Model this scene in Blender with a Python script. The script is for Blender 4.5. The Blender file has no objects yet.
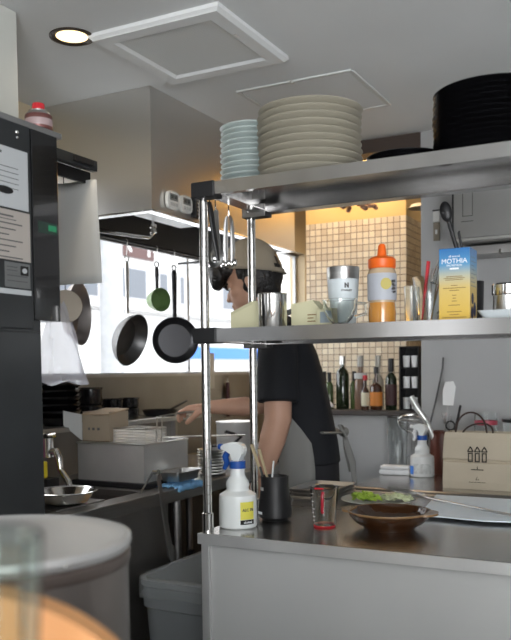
import bpy, bmesh, math, random
from mathutils import Vector, Matrix
random.seed(7)
PI = math.pi
S = bpy.context.scene
C = S.collection

# ------------------------------------------------------------------ camera
EYE = 1.30
TH, PITCH, ROLL, FPX = math.radians(27.7), math.radians(2.5), 0.0115, 818.0
Fv = Vector((-math.sin(TH) * math.cos(PITCH), math.cos(TH) * math.cos(PITCH), -math.sin(PITCH)))
Rv = Vector((math.cos(TH), math.sin(TH), 0.0))
Uv = Rv.cross(Fv)
R2 = math.cos(ROLL) * Rv - math.sin(ROLL) * Uv
U2 = math.sin(ROLL) * Rv + math.cos(ROLL) * Uv
cam_d = bpy.data.cameras.new('camera')
cam = bpy.data.objects.new('camera', cam_d); C.objects.link(cam)
cam.matrix_world = Matrix(((R2.x, U2.x, -Fv.x, 0), (R2.y, U2.y, -Fv.y, 0), (R2.z, U2.z, -Fv.z, EYE), (0, 0, 0, 1)))
cam_d.sensor_fit = 'VERTICAL'
cam_d.sensor_height = 24.0
cam_d.lens = FPX * 24.0 / 640.0
cam_d.shift_y = 86.0 / 640.0
cam_d.clip_start = 0.05
cam_d.dof.use_dof = True
cam_d.dof.focus_distance = 2.5
cam_d.dof.aperture_fstop = 2.8
S.camera = cam

# ------------------------------------------------------------------ exposure, world, lights
S.view_settings.view_transform = 'Standard'
S.view_settings.look = 'None'
S.view_settings.exposure = 1.45
S.view_settings.gamma = 1.0
S.view_settings.use_curve_mapping = False
w = bpy.data.worlds.new('overcast_sky'); S.world = w; w.use_nodes = True
bg = w.node_tree.nodes['Background']
bg.inputs[0].default_value = (0.95, 0.97, 1.0, 1)
bg.inputs[1].default_value = 2.2

def area(name, loc, rot, sx, sy, power, col):
    l = bpy.data.lights.new(name, 'AREA'); l.shape = 'RECTANGLE'; l.size = sx; l.size_y = sy
    l.energy = power; l.color = col
    o = bpy.data.objects.new(name, l); C.objects.link(o); o.location = loc; o.rotation_euler = rot
    return o
def spot(name, loc, power, col, size=150, rad=.05):
    l = bpy.data.lights.new(name, 'SPOT'); l.energy = power; l.color = col
    l.spot_size = math.radians(size); l.spot_blend = .6; l.shadow_soft_size = rad
    o = bpy.data.objects.new(name, l); C.objects.link(o); o.location = loc
    return o
area('fill_behind_camera', (1.3, -1.95, 1.25), (math.radians(90), 0, 0), 2.0, 2.2, 48, (.97, .98, 1.0))  # added fill light behind the camera, brightens the interior
spot('downlight_beam', (-1.80, 2.15, 2.36), 2.2, (1, .82, .6), 150, .06)
spot('dining_beam', (-1.55, 4.05, 2.62), 14, (1, .74, .48), 160, .08)
spot('dining_beam_rear', (-1.2, 5.2, 2.62), 20, (1, .76, .50), 160, .08)

# ------------------------------------------------------------------ materials
def sock(n, *names):
    for k in names:
        if k in n.inputs: return n.inputs[k]
MATS = {}
def mat(name, col, rough=.5, metal=0.0, trans=0.0, ior=1.45, emit=None, es=1.0, bump=0.0, bscale=60.0, var=0.0, vscale=8.0,
        stretch=(1, 1, 1), alpha=1.0, coat=0.0):
    if name in MATS: return MATS[name]
    m = bpy.data.materials.new(name); m.use_nodes = True; MATS[name] = m
    nt = m.node_tree; b = nt.nodes['Principled BSDF']
    c = (*col, 1)
    b.inputs['Base Color'].default_value = c
    b.inputs['Roughness'].default_value = rough
    b.inputs['Metallic'].default_value = metal
    b.inputs['IOR'].default_value = ior
    if trans: sock(b, 'Transmission Weight').default_value = trans
    if coat: sock(b, 'Coat Weight').default_value = coat
    if alpha < 1: b.inputs['Alpha'].default_value = alpha
    if emit:
        sock(b, 'Emission Color').default_value = (*emit, 1); b.inputs['Emission Strength'].default_value = es
    tc = nt.nodes.new('ShaderNodeTexCoord'); mp = nt.nodes.new('ShaderNodeMapping')
    mp.inputs['Scale'].default_value = stretch
    nt.links.new(tc.outputs['Object'], mp.inputs[0])
    if bump:
        nz = nt.nodes.new('ShaderNodeTexNoise'); nz.inputs['Scale'].default_value = bscale; nz.inputs['Detail'].default_value = 3
        bp = nt.nodes.new('ShaderNodeBump'); bp.inputs['Strength'].default_value = bump; bp.inputs['Distance'].default_value = .01
        nt.links.new(mp.outputs[0], nz.inputs['Vector']); nt.links.new(nz.outputs[0], bp.inputs['Height'])
        nt.links.new(bp.outputs[0], b.inputs['Normal'])
    if var:
        nv = nt.nodes.new('ShaderNodeTexNoise'); nv.inputs['Scale'].default_value = vscale; nv.inputs['Detail'].default_value = 4
        cr = nt.nodes.new('ShaderNodeValToRGB')
        cr.color_ramp.elements[0].color = tuple(max(0, x * (1 - var)) for x in col) + (1,)
        cr.color_ramp.elements[1].color = tuple(min(1, x * (1 + var)) for x in col) + (1,)
        cr.color_ramp.elements[0].position = .3; cr.color_ramp.elements[1].position = .7
        nt.links.new(mp.outputs[0], nv.inputs['Vector']); nt.links.new(nv.outputs[0], cr.inputs[0])
        nt.links.new(cr.outputs[0], b.inputs['Base Color'])
    return m

steel = mat('brushed_steel', (.55, .55, .54), .30, 1, bump=.03, bscale=8, stretch=(1, 1, 30), var=.06)
steel_top = mat('counter_steel', (.50, .49, .475), .22, 1, bump=.05, bscale=6, var=.14, vscale=4, stretch=(1, .3, .3))  # stretched tone noise paints streaky reflections into the colour
steel_dull = mat('dull_steel', (.42, .41, .40), .42, 1, var=.10, vscale=4)
chrome = mat('polished_chrome', (.72, .71, .69), .12, 1)
hood_steel = mat('hood_steel', (.66, .65, .63), .34, .97, bump=.02, bscale=3, stretch=(1, 1, 12))
blackplastic = mat('black_plastic', (.012, .012, .013), .45)
blackgloss = mat('glossy_black_ceramic', (.006, .006, .007), .18, coat=.4)
blackiron = mat('black_iron', (.02, .02, .022), .42, .6)
ironpan = mat('grey_iron', (.10, .10, .10), .38, .9, var=.2, vscale=14)
white = mat('white_plastic', (.75, .76, .76), .45)
whitebottle = mat('milky_plastic', (.72, .75, .74), .38, coat=.2)
bluepl = mat('blue_plastic', (.01, .07, .32), .4)
cream = mat('cream_ceramic', (.42, .395, .32), .32, var=.06)
teal = mat('pale_blue_ceramic', (.49, .56, .545), .28, var=.05)
glass = mat('clear_glass', (.93, .96, .95), .02, 0, trans=1.0, ior=1.45)
clearpl = mat('clear_plastic', (.95, .97, .97), .03, 0, trans=1.0, ior=1.25)
ceil_m = mat('ceiling_paint', (.72, .74, .74), .8, var=.03, vscale=2)
trimwhite = mat('white_frame_paint', (.74, .76, .76), .5)
greywall = mat('grey_wall_paint', (.37, .375, .375), .75, var=.03, vscale=3)
beigewall = mat('beige_wall_paint', (.62, .52, .36), .8, var=.03, vscale=3)
floor_m = mat('dark_floor', (.10, .10, .10), .6, var=.2, vscale=10)
panelgrey = mat('grey_panel', (.44, .445, .435), .5, var=.04, vscale=3)
darkgrey = mat('dark_grey_panel', (.030, .033, .035), .35, .3, var=.1)
cardboard = mat('cardboard', (.34, .25, .16), .85, var=.08)
papergrey = mat('grey_white_paper', (.52, .53, .52), .85)
creampaper = mat('cream_paper', (.56, .54, .36), .8)
kraft = mat('pale_kraft_paper', (.50, .44, .34), .85, bump=.15, bscale=25, var=.05)
inkblack = mat('black_ink', (.01, .01, .01), .7)
inkgrey = mat('grey_ink', (.10, .10, .10), .7)
inkwhite = mat('white_ink', (.85, .87, .88), .6)
orange = mat('orange_plastic', (.78, .13, .012), .4)
honey_m = mat('honey', (.80, .36, .05), .1, 0, trans=.75, ior=1.45)
redpl = mat('red_plastic', (.50, .02, .03), .4)
bluecloth = mat('light_blue_cloth', (.22, .48, .80), .9, bump=.3, bscale=90)
whitecloth = mat('white_cloth', (.72, .73, .74), .9, bump=.3, bscale=70)
brownglaze = mat('brown_glaze', (.040, .016, .006), .12, coat=.5, var=.25, vscale=12)
brownrim = mat('tan_glaze', (.24, .14, .06), .2, coat=.4)
skin = mat('skin', (.46, .27, .19), .55, var=.05)
hairm = mat('black_hair', (.010, .009, .009), .45, bump=.8, bscale=60)
tshirt = mat('black_cotton', (.006, .007, .010), .85, bump=.3, bscale=14)
capm = mat('beige_cap_fabric', (.30, .26, .20), .9, bump=.15, bscale=120)
apronm = mat('grey_apron_fabric', (.20, .20, .19), .9, bump=.2, bscale=20)
trouser = mat('black_trousers', (.015, .015, .018), .9)
greenpan = mat('green_enamel', (.12, .20, .07), .3, var=.08)
wood = mat('orange_wood', (.62, .30, .12), .45, var=.12, vscale=4, stretch=(1, 6, 1))
bamboo = mat('bamboo', (.42, .34, .20), .6)
yellow = mat('yellow_plastic', (.75, .62, .03), .5)
pink = mat('pink_plastic', (.75, .10, .40), .5)
bagpl = mat('thin_clear_bag', (.86, .88, .97), .3, 0, trans=.3, ior=1.05, alpha=.52, bump=.6, bscale=18)

# ------------------------------------------------------------------ mesh helpers
def mk(name, bm, m, parent=None, smooth=False, loc=None, rz=None):
    bmesh.ops.recalc_face_normals(bm, faces=bm.faces[:])
    me = bpy.data.meshes.new(name); bm.to_mesh(me); bm.free()
    if smooth:
        for p in me.polygons: p.use_smooth = True
        try: me.set_sharp_from_angle(angle=math.radians(35))
        except Exception: pass
    for mm in (m if isinstance(m, (list, tuple)) else [m]): me.materials.append(mm)
    o = bpy.data.objects.new(name, me); C.objects.link(o)
    if parent: o.parent = parent
    if loc is not None: o.location = loc
    if rz is not None: o.rotation_euler = (0, 0, rz)
    return o
def box(bm, x0, x1, y0, y1, z0, z1, bev=0.0):
    r = bmesh.ops.create_cube(bm, size=1)
    vs = r['verts']
    for v in vs:
        v.co = Vector(((x0 + x1) / 2 + v.co.x * (x1 - x0), (y0 + y1) / 2 + v.co.y * (y1 - y0), (z0 + z1) / 2 + v.co.z * (z1 - z0)))
    if bev:
        es = list({e for v in vs for e in v.link_edges})
        bmesh.ops.bevel(bm, geom=es, offset=bev, segments=2, affect='EDGES', profile=.5)
def B(x0, x1, y0, y1, z0, z1, bev=0.0):
    bm = bmesh.new(); box(bm, x0, x1, y0, y1, z0, z1, bev); return bm
def lathe(bm, prof, c=(0, 0, 0), n=32, sx=1.0, sy=1.0, mi=0):
    rings = []
    for r, z in prof:
        if r < 1e-5: rings.append([bm.verts.new((c[0], c[1], c[2] + z))])
        else: rings.append([bm.verts.new((c[0] + r * sx * math.cos(2 * PI * k / n), c[1] + r * sy * math.sin(2 * PI * k / n), c[2] + z)) for k in range(n)])
    for a, b in zip(rings, rings[1:]):
        if len(a) == 1 and len(b) == 1: continue
        for k in range(n):
            j = (k + 1) % n
            if len(a) == 1: f = bm.faces.new((a[0], b[j], b[k]))
            elif len(b) == 1: f = bm.faces.new((a[k], a[j], b[0]))
            else: f = bm.faces.new((a[k], a[j], b[j], b[k]))
            f.material_index = mi
def L(prof, c=(0, 0, 0), n=32, sx=1.0, sy=1.0):
    bm = bmesh.new(); lathe(bm, prof, c, n, sx, sy); return bm
def tube(bm, pts, rad, n=10, cap=True, flat=1.0):
    pts = [Vector(p) for p in pts]
    rads = rad if isinstance(rad, (list, tuple)) else [rad] * len(pts)
    rings = []; up = None
    for i, p in enumerate(pts):
        t = (pts[min(i + 1, len(pts) - 1)] - pts[max(i - 1, 0)]).normalized()
        if up is None:
            up = Vector((0, 0, 1)) if abs(t.z) < .9 else Vector((1, 0, 0))
        s = t.cross(up).normalized(); u2 = s.cross(t).normalized(); up = u2
        rings.append([bm.verts.new(p + rads[i] * (math.cos(2 * PI * k / n) * s + flat * math.sin(2 * PI * k / n) * u2)) for k in range(n)])
    for a, b in zip(rings, rings[1:]):
        for k in range(n):
            j = (k + 1) % n; bm.faces.new((a[k], a[j], b[j], b[k]))
    if cap:
        bm.faces.new(rings[0][::-1]); bm.faces.new(rings[-1])
def T(pts, rad, n=10, flat=1.0):
    bm = bmesh.new(); tube(bm, pts, rad, n, True, flat); return bm
def prism(bm, poly, vec):
    """poly: list of 3d points; vec: extrusion"""
    vec = Vector(vec)
    a = [bm.verts.new(p) for p in poly]; b = [bm.verts.new(Vector(p) + vec) for p in poly]
    bm.faces.new(a); bm.faces.new(b[::-1])
    n = len(a)
    for k in range(n):
        j = (k + 1) % n; bm.faces.new((a[k], a[j], b[j], b[k]))
def P(poly, vec):
    bm = bmesh.new(); prism(bm, poly, vec); return bm
def ellipsoid(bm, c, r, M=None, seg=20):
    res = bmesh.ops.create_uvsphere(bm, u_segments=seg, v_segments=seg * 2 // 3, radius=1)
    for v in res['verts']:
        p = Vector((v.co.x * r[0], v.co.y * r[1], v.co.z * r[2]))
        if M: p = M @ p
        v.co = p + Vector(c)
def tag(o, label, cat, group=None):
    o['label'] = label; o['category'] = cat
    if group: o['group'] = group
    return o
def thing(name, label, cat, loc=(0, 0, 0), rz=0, group=None):
    o = bpy.data.objects.new(name, None); C.objects.link(o)
    o.location = loc; o.rotation_euler = (0, 0, rz); o.empty_display_size = .05
    return tag(o, label, cat, group)
def struct(name, bm, m, parent=None):
    o = mk(name, bm, m, parent)
    if not parent: o['kind'] = 'structure'
    return o
def text(name, s, size, loc, normal, m, parent, upv=(0, 0, 1), depth=.0006, sx=1.0):
    """lettering standing on a plane with the given outward normal; loc = centre (in parent's frame)"""
    cu = bpy.data.curves.new(name, 'FONT'); cu.body = s; cu.size = size; cu.align_x = 'CENTER'; cu.align_y = 'CENTER'; cu.extrude = depth / 2
    t = bpy.data.objects.new(name, cu); C.objects.link(t)
    bpy.context.view_layer.update()
    me = bpy.data.meshes.new_from_object(t.evaluated_get(bpy.context.evaluated_depsgraph_get()))
    bpy.data.objects.remove(t)
    n = Vector(normal).normalized(); u = Vector(upv); r = u.cross(n).normalized(); u = n.cross(r)
    for v in me.vertices:
        v.co = Vector(loc) + r * v.co.x * sx + u * v.co.y + n * v.co.z
    me.materials.clear(); me.materials.append(m)
    o = bpy.data.objects.new(name, me); C.objects.link(o)
    if parent: o.parent = parent
    return o
def clone(root):
    r = root.copy(); C.objects.link(r)
    for ch in list(root.children):
        c = ch.copy(); C.objects.link(c); c.parent = r
        for g in list(ch.children):
            d = g.copy(); C.objects.link(d); d.parent = c
    return r
def remesh(o, voxel, smooth=6, fac=.5):
    m = o.modifiers.new('r', 'REMESH'); m.mode = 'VOXEL'; m.voxel_size = voxel; m.use_smooth_shade = True
    if smooth:
        s = o.modifiers.new('s', 'SMOOTH'); s.iterations = smooth; s.factor = fac
    bpy.context.view_layer.update()
    me = bpy.data.meshes.new_from_object(o.evaluated_get(bpy.context.evaluated_depsgraph_get()))
    o.modifiers.clear(); mats = list(o.data.materials); o.data = me
    me.materials.clear()
    for k in mats: me.materials.append(k)
    for p in me.polygons: p.use_smooth = True; p.material_index = 0
    return o
ORD = ['first', 'second', 'third', 'fourth', 'fifth', 'sixth', 'seventh', 'eighth', 'ninth', 'tenth', 'eleventh', 'twelfth', 'thirteenth', 'fourteenth']

# ------------------------------------------------------------------ room shell
CEIL = 2.40
XW = -2.40
struct('floor', B(-4, 2.5, -2.0, 7.0, -.1, 0), floor_m)
struct('ceiling', B(-3.2, 2.5, -2.0, 3.90, CEIL, CEIL + .1), ceil_m)
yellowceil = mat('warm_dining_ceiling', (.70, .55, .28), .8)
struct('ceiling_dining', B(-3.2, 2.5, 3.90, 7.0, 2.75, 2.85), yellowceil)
# left wall with the street window (opening y 2.30..5.35, z 1.27..2.12)
WY0, WY1, WZ0, WZ1 = 2.30, 5.35, 1.275, 2.12
bm = bmesh.new()
box(bm, XW - .12, XW, -2, WY0, 0, 2.85)
box(bm, XW - .12, XW, WY1, 7, 0, 2.85)
box(bm, XW - .12, XW, WY0, WY1, 0, WZ0)
box(bm, XW - .12, XW, WY0, WY1, WZ1, 2.85)
struct('wall_left', bm, beigewall)
alu = mat('window_aluminium', (.35, .36, .37), .4, .7)
wroot = mk('window_1', B(XW - .075, XW - .069, WY0, WY1, WZ0, WZ1), mat('window_pane', (1, 1, 1), 0.0, 0, trans=1.0, ior=1.01))
wroot['kind'] = 'structure'
bm = bmesh.new()
for y in (WY0 + .015, 3.90, WY1 - .015): box(bm, XW - .085, XW - .065, y - .010, y + .010, WZ0 + .02, WZ1 - .02)
box(bm, XW - .09, XW - .05, WY0, WY1, WZ0, WZ0 + .02); box(bm, XW - .09, XW - .05, WY0, WY1, WZ1 - .02, WZ1)
mk('window_frame', bm, alu, wroot)
# stainless back splash under the window
struct('trim_1', B(XW, XW + .012, 1.64, 5.3, .85, WZ0), mat('splashback_steel', (.30, .29, .275), .38, 1, var=.12, vscale=3))
struct('trim_5', B(XW, XW + .012, 1.64, 6.8, .001, .829), mat('under_counter_shade', (.03, .03, .03), .6))  # added dark sheet standing in for the shade under the counter
struct('trim_2', B(XW - .05, XW + .03, 1.2, 5.3, WZ0, WZ0 + .012), steel_dull)
# rear wall: low wall with ledge under the opening, full wall on the right
YR = 3.78
struct('wall_rear', B(-1.10, 2.4, YR, YR + .12, 0, CEIL), greywall)
struct('wall_low', B(-1.78, -1.10, YR, YR + .12, 0, 1.075), greywall)
struct('trim_3', B(-1.78, -1.10, YR - .03, YR + .15, 1.075, 1.10, .004), mat('dark_ledge', (.07, .06, .055), .5))
struct('trim_4', B(-3.2, -1.10, YR, YR + .12, 2.335, CEIL), mat('dark_wood_beam', (.055, .038, .03), .6))
struct('wall_header', B(-3.2, 2.4, YR + .12, YR + .16, CEIL, 2.85), beigewall)
struct('wall_dining', B(-3.2, 2.4, 6.9, 7.0, 0, 2.85), beigewall)
bm = bmesh.new()
for x0, x1 in ((-4, -3.05), (-2.75, -1.75), (-1.5, .25)): box(bm, x0, x1, -2.1, -2.0, 0, 2.5)
for x0, x1 in ((-3.05, -2.75), (-1.75, -1.5)): box(bm, x0, x1, -2.1, -2.0, 0, .6); box(bm, x0, x1, -2.1, -2.0, 2.2, 2.5)  # unseen wall; narrow slots added to put bright streaks on the steel fronts
struct('wall_back', bm, greywall)
struct('wall_right', B(2.4, 2.5, -2, 7, 0, 2.85), greywall)
# tiled column behind the opening
def tile_material():
    m = bpy.data.materials.new('cream_mosaic_tile'); m.use_nodes = True; nt = m.node_tree; b = nt.nodes['Principled BSDF']
    tc = nt.nodes.new('ShaderNodeTexCoord'); sx = nt.nodes.new('ShaderNodeSeparateXYZ'); nt.links.new(tc.outputs['Object'], sx.inputs[0])
    def fr(s):
        a = nt.nodes.new('ShaderNodeMath'); a.operation = 'MULTIPLY'; a.inputs[1].default_value = 1 / .0345; nt.links.new(s, a.inputs[0])
        f = nt.nodes.new('ShaderNodeMath'); f.operation = 'FRACT'; nt.links.new(a.outputs[0], f.inputs[0])
        g = nt.nodes.new('ShaderNodeMath'); g.operation = 'LESS_THAN'; g.inputs[1].default_value = .10; nt.links.new(f.outputs[0], g.inputs[0])
        return g.outputs[0], a.outputs[0]
    add = nt.nodes.new('ShaderNodeMath'); add.operation = 'ADD'; nt.links.new(sx.outputs[0], add.inputs[0]); nt.links.new(sx.outputs[1], add.inputs[1])
    g1, a1 = fr(add.outputs[0]); g2, a2 = fr(sx.outputs[2])
    mx = nt.nodes.new('ShaderNodeMath'); mx.operation = 'MAXIMUM'; nt.links.new(g1, mx.inputs[0]); nt.links.new(g2, mx.inputs[1])
    f1 = nt.nodes.new('ShaderNodeMath'); f1.operation = 'FLOOR'; nt.links.new(a1, f1.inputs[0])
    f2 = nt.nodes.new('ShaderNodeMath'); f2.operation = 'FLOOR'; nt.links.new(a2, f2.inputs[0])
    cb = nt.nodes.new('ShaderNodeCombineXYZ'); nt.links.new(f1.outputs[0], cb.inputs[0]); nt.links.new(f2.outputs[0], cb.inputs[1])
    wn = nt.nodes.new('ShaderNodeTexWhiteNoise'); nt.links.new(cb.outputs[0], wn.inputs[0])
    cr = nt.nodes.new('ShaderNodeValToRGB'); cr.color_ramp.elements[0].color = (.62, .52, .38, 1); cr.color_ramp.elements[1].color = (.80, .72, .56, 1)
    nt.links.new(wn.outputs[0], cr.inputs[0])
    mix = nt.nodes.new('ShaderNodeMix'); mix.data_type = 'RGBA'; nt.links.new(mx.outputs[0], mix.inputs[0])
    nt.links.new(cr.outputs[0], mix.inputs[6]); mix.inputs[7].default_value = (.16, .10, .06, 1)
    nt.links.new(mix.outputs[2], b.inputs['Base Color']); b.inputs['Roughness'].default_value = .35
    return m
struct('wall_column', B(-1.875, -1.302, 4.20, 4.95, 0, 2.104), tile_material())
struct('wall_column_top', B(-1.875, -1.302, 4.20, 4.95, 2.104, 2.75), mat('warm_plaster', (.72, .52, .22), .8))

# ------------------------------------------------------------------ ceiling fittings
t = thing('downlight', 'round warm recessed downlight lit in the ceiling, dark ring around it', 'ceiling light', (-1.79, 2.145, CEIL))
mk('trim_ring', L([(.052, .03), (.052, -.001), (.064, -.006), (.073, -.004), (.073, .0)], n=40), mat('bronze_ring', (.06, .045, .035), .4, .5), t, True)
mk('diffuser', L([(0, -.0005), (.052, -.0005), (.052, .01), (0, .01)], n=40), mat('warm_lamp', (1, .9, .7), .5, emit=(1, .74, .36), es=.9), t, True)

t = thing('ceiling_vent', 'large square white framed ceiling vent with a perforated grey grille', 'ceiling vent', (-1.488, 2.402, CEIL))
bm = bmesh.new()
a, b_, zz = .245, .175, -.022
for s in (1, -1):
    prism(bm, [(-a, s * a, 0), (a, s * a, 0), (a - .01, s * (a - .01), zz), (-a + .01, s * (a - .01), zz)], (0, -s * .001, 0))
rings = [(a, 0), (a, -.012), (a - .012, zz), (b_ + .012, zz), (b_, -.014)]
prev = None
for r_, z in rings:
    cur = [bm.verts.new((sx * r_, sy * r_, z)) for sx, sy in ((1, 1), (-1, 1), (-1, -1), (1, -1))]
    if prev:
        for k in range(4): bm.faces.new((prev[k], prev[(k + 1) % 4], cur[(k + 1) % 4], cur[k]))
    prev = cur
mk('frame', bm, trimwhite, t)
gm = bpy.data.materials.new('perforated_grille'); gm.use_nodes = True; nt = gm.node_tree
vo = nt.nodes.new('ShaderNodeTexVoronoi'); vo.inputs['Scale'].default_value = 95; vo.inputs['Randomness'].default_value = 0
tc = nt.nodes.new('ShaderNodeTexCoord'); nt.links.new(tc.outputs['Object'], vo.inputs['Vector'])
cr = nt.nodes.new('ShaderNodeValToRGB'); cr.color_ramp.elements[0].color = (.24, .25, .245, 1); cr.color_ramp.elements[1].color = (.66, .68, .67, 1)
cr.color_ramp.elements[0].position = .25; cr.color_ramp.elements[1].position = .42
nt.links.new(vo.outputs['Distance'], cr.inputs[0]); nt.links.new(cr.outputs[0], nt.nodes['Principled BSDF'].inputs['Base Color'])
mk('grille', B(-.176, .176, -.176, .176, -.0145, -.010), gm, t)
mk('brand_plate', B(.195, .203, -.06, -.035, -.0245, -.0215), mat('plate_silver', (.8, .8, .8), .3, .9), t)

t = thing('access_hatch', 'flat square access hatch with thin metal edge in the ceiling', 'ceiling hatch', (-1.335, 3.10, CEIL))
mk('panel', B(-.225, .225, -.212, .212, -.004, 0), ceil_m, t)
bm = bmesh.new()
for s in (1, -1):
    box(bm, -.240, .240, s * .224 - .008, s * .224 + .008, -.006, 0); box(bm, s * .236 - .008, s * .236 + .008, -.216, .216, -.006, 0)
mk('edge_frame', bm, mat('hatch_edge', (.60, .62, .61), .6), t)
mk('gap', B(-.228, .228, -.2165, -.2125, -.0045, -.001), inkgrey, t)
mk('latch', L([(0, -.012), (.008, -.010), (.010, -.004), (.010, 0)], (-.0, -.225, 0), 12), steel, t)

# ------------------------------------------------------------------ extractor hood
HX, HY0, HY1, HZ = -1.832, 2.647, 3.955, 1.93
t = thing('extractor_hood', 'large brushed steel extractor hood over the cooking line by the window', 'extractor hood', (0, 0, 0))
bm = bmesh.new()
th = .012
box(bm, HX - th, HX, HY0, HY1, HZ, CEIL - .002); box(bm, XW + .001, HX - th, HY0, HY0 + th, HZ, CEIL - .002)
box(bm, XW + .001, HX - th, HY1 - th, HY1, HZ, CEIL - .002)
mk('canopy', bm, hood_steel, t)
bm = bmesh.new()
box(bm, HX - .045, HX + .002, HY0 - .002, HY1 + .002, HZ - .008, HZ, .002); box(bm, XW + .001, HX - .045, HY0 - .002, HY0 + .04, HZ - .008, HZ, .002)
box(bm, XW + .001, HX - .045, HY1 - .04, HY1 + .002, HZ - .008, HZ, .002)
mk('gutter_rim', bm, mat('bright_rim', (.82, .82, .82), .22, 1), t)
mk('inner_back', B(XW + .001, XW + .02, HY0 + th, HY1 - th, HZ - .02, CEIL - .02), mat('dark_hood_steel', (.075, .07, .066), .5, .6), t)  # darker steel tone on the inside of the canopy
bm = bmesh.new()
prism(bm, [(XW + .02, HY0 + th, 2.16), (HX - th - .001, HY0 + th, 2.26), (HX - th - .001, HY1 - th, 2.26), (XW + .02, HY1 - th, 2.16)], (0, 0, .02))
mk('filter_panel', bm, MATS['dark_hood_steel'], t)
mk('hood_lamp', B(-2.06, -1.93, 2.84, 3.20, 1.955, 1.985, .004), mat('frosted_lamp_cover', (.75, .78, .80), .35), t)
mk('lamp_bracket', B(-2.02, -1.96, 2.9, 3.0, 1.985, 2.24), steel_dull, t)

# drain pipe with valve under the hood
t = thing('gas_pipe', 'thin chrome pipe with elbow hanging under the extractor hood', 'pipe')
mk('pipe', T([(-2.12, 2.665, 1.875), (-2.07, 2.85, 1.875), (-2.06, 2.95, 1.88), (-2.055, 2.97, 1.895), (-2.055, 2.975, 2.16)], .008), chrome, t, True)
mk('valve', L([(.008, -.02), (.015, -.018), (.015, -.005), (.011, 0), (.015, .005), (.015, .018), (.008, .02)], (-2.055, 2.975, 1.92), 16), chrome, t, True)

# timers on the hood's aisle side
def timer(y, label):
    tt = thing('kitchen_timer', label, 'timer', (HX, y, 1.982), 0, 'kitchen timers on the hood')
    pts = []
    for k in range(32):
        a = 2 * PI * k / 32; c_, s_ = math.cos(a), math.sin(a)
        pts.append((0.004, .042 * math.copysign(abs(c_) ** .6, c_), .036 * math.copysign(abs(s_) ** .7, s_)))
    mk('case', P(pts, (.014, 0, 0)), mat('timer_case', (.66, .66, .63), .4), tt)
    mk('magnet', B(0.0006, .004, -.02, .02, -.02, .02), blackplastic, tt)
    mk('display', B(.018, .0192, -.028, .028, -.002, .025), mat('lcd', (.17, .18, .17), .3), tt)
    text('digits', '00 00', .020, (.0195, 0, .0115), (1, 0, 0), inkblack, tt)
    bm = bmesh.new()
    for k in (-1, 0, 1): lathe(bm, [(0, 0), (.007, 0), (.007, .0)], (0, 0, 0), 6) if False else box(bm, .018, .021, k * .019 - .007, k * .019 + .007, -.024, -.010, .001)
    mk('button', bm, mat('timer_button', (.45, .45, .43), .5), tt)
    return tt
timer(2.775, 'white oval kitchen timer nearer the hood corner')
timer(2.872, 'white oval kitchen timer farther from the hood corner')
t = thing('power_box', 'small dark slotted box on the hood behind the timers', 'socket box', (HX, 2.96, 1.985))
mk('case', B(.001, .03, -.035, .03, -.045, .04, .003), blackplastic, t)
bm = bmesh.new()
for k in range(5): box(bm, .03, .032, -.028, .024, -.036 + k * .015, -.031 + k * .015)
mk('slot', bm, mat('slot_grey', (.25, .23, .2), .5), t)

# ------------------------------------------------------------------ cooking line along the left wall
SX = -1.72
t = thing('sink_counter', 'long stainless sink and cooking counter under the street window', 'kitchen counter')
bm = bmesh.new()
hx0, hx1, hy0, hy1 = -2.30, -1.80, 1.86, 2.50
box(bm, XW + .013, hx0, 1.66, 3.72, .83, .85); box(bm, hx1, SX, 1.66, 3.72, .83, .85)
box(bm, hx0, hx1, 1.66, hy0, .83, .85); box(bm, hx0, hx1, hy1, 3.72, .83, .85)
mk('worktop', bm, steel_dull, t)
mk('front_edge', B(SX, SX + .012, 1.66, 3.72, .805, .853, .003), steel, t)
bm = bmesh.new()
box(bm, hx0 - .004, hx0, hy0, hy1, .60, .829); box(bm, hx1, hx1 + .004, hy0, hy1, .60, .829); box(bm, hx0, hx1, hy0 - .004, hy0, .60, .829)
box(bm, hx0, hx1, hy1, hy1 + .004, .60, .829); box(bm, hx0, hx1, hy0, hy1, .596, .60)
mk('basin', bm, steel_dull, t)
mk('front_panel', B(SX - .03, SX - .015, 1.66, 2.58, .25, .805), steel_dull, t)
mk('side_panel', B(XW + .05, SX - .03, 2.565, 2.58, .25, .805), steel_dull, t)
for (x, y) in ((SX - .03, 2.66), (SX - .03, 3.68), (XW + .06, 2.66), (XW + .06, 3.68), (SX - .05, 1.70)):
    mk('leg', L([(0, 0), (.018, 0), (.018, .83), (0, .83)], (x, y, 0), 16), steel_dull, t, True)
mk('lower_shelf', B(XW + .05, SX - .04, 2.62, 3.70, .20, .215), blackiron, t)

t = thing('raised_shelf', 'narrow steel shelf behind the fryer carrying black bowls', 'shelf')
mk('board', B(XW + .013, -2.18, 2.40, 3.66, 1.062, 1.082, .002), steel, t)
for y in (2.5, 3.1, 3.6): mk('bracket', B(XW + .013, -2.36, y - .01, y + .01, .852, 1.062), steel_dull, t)

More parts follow.
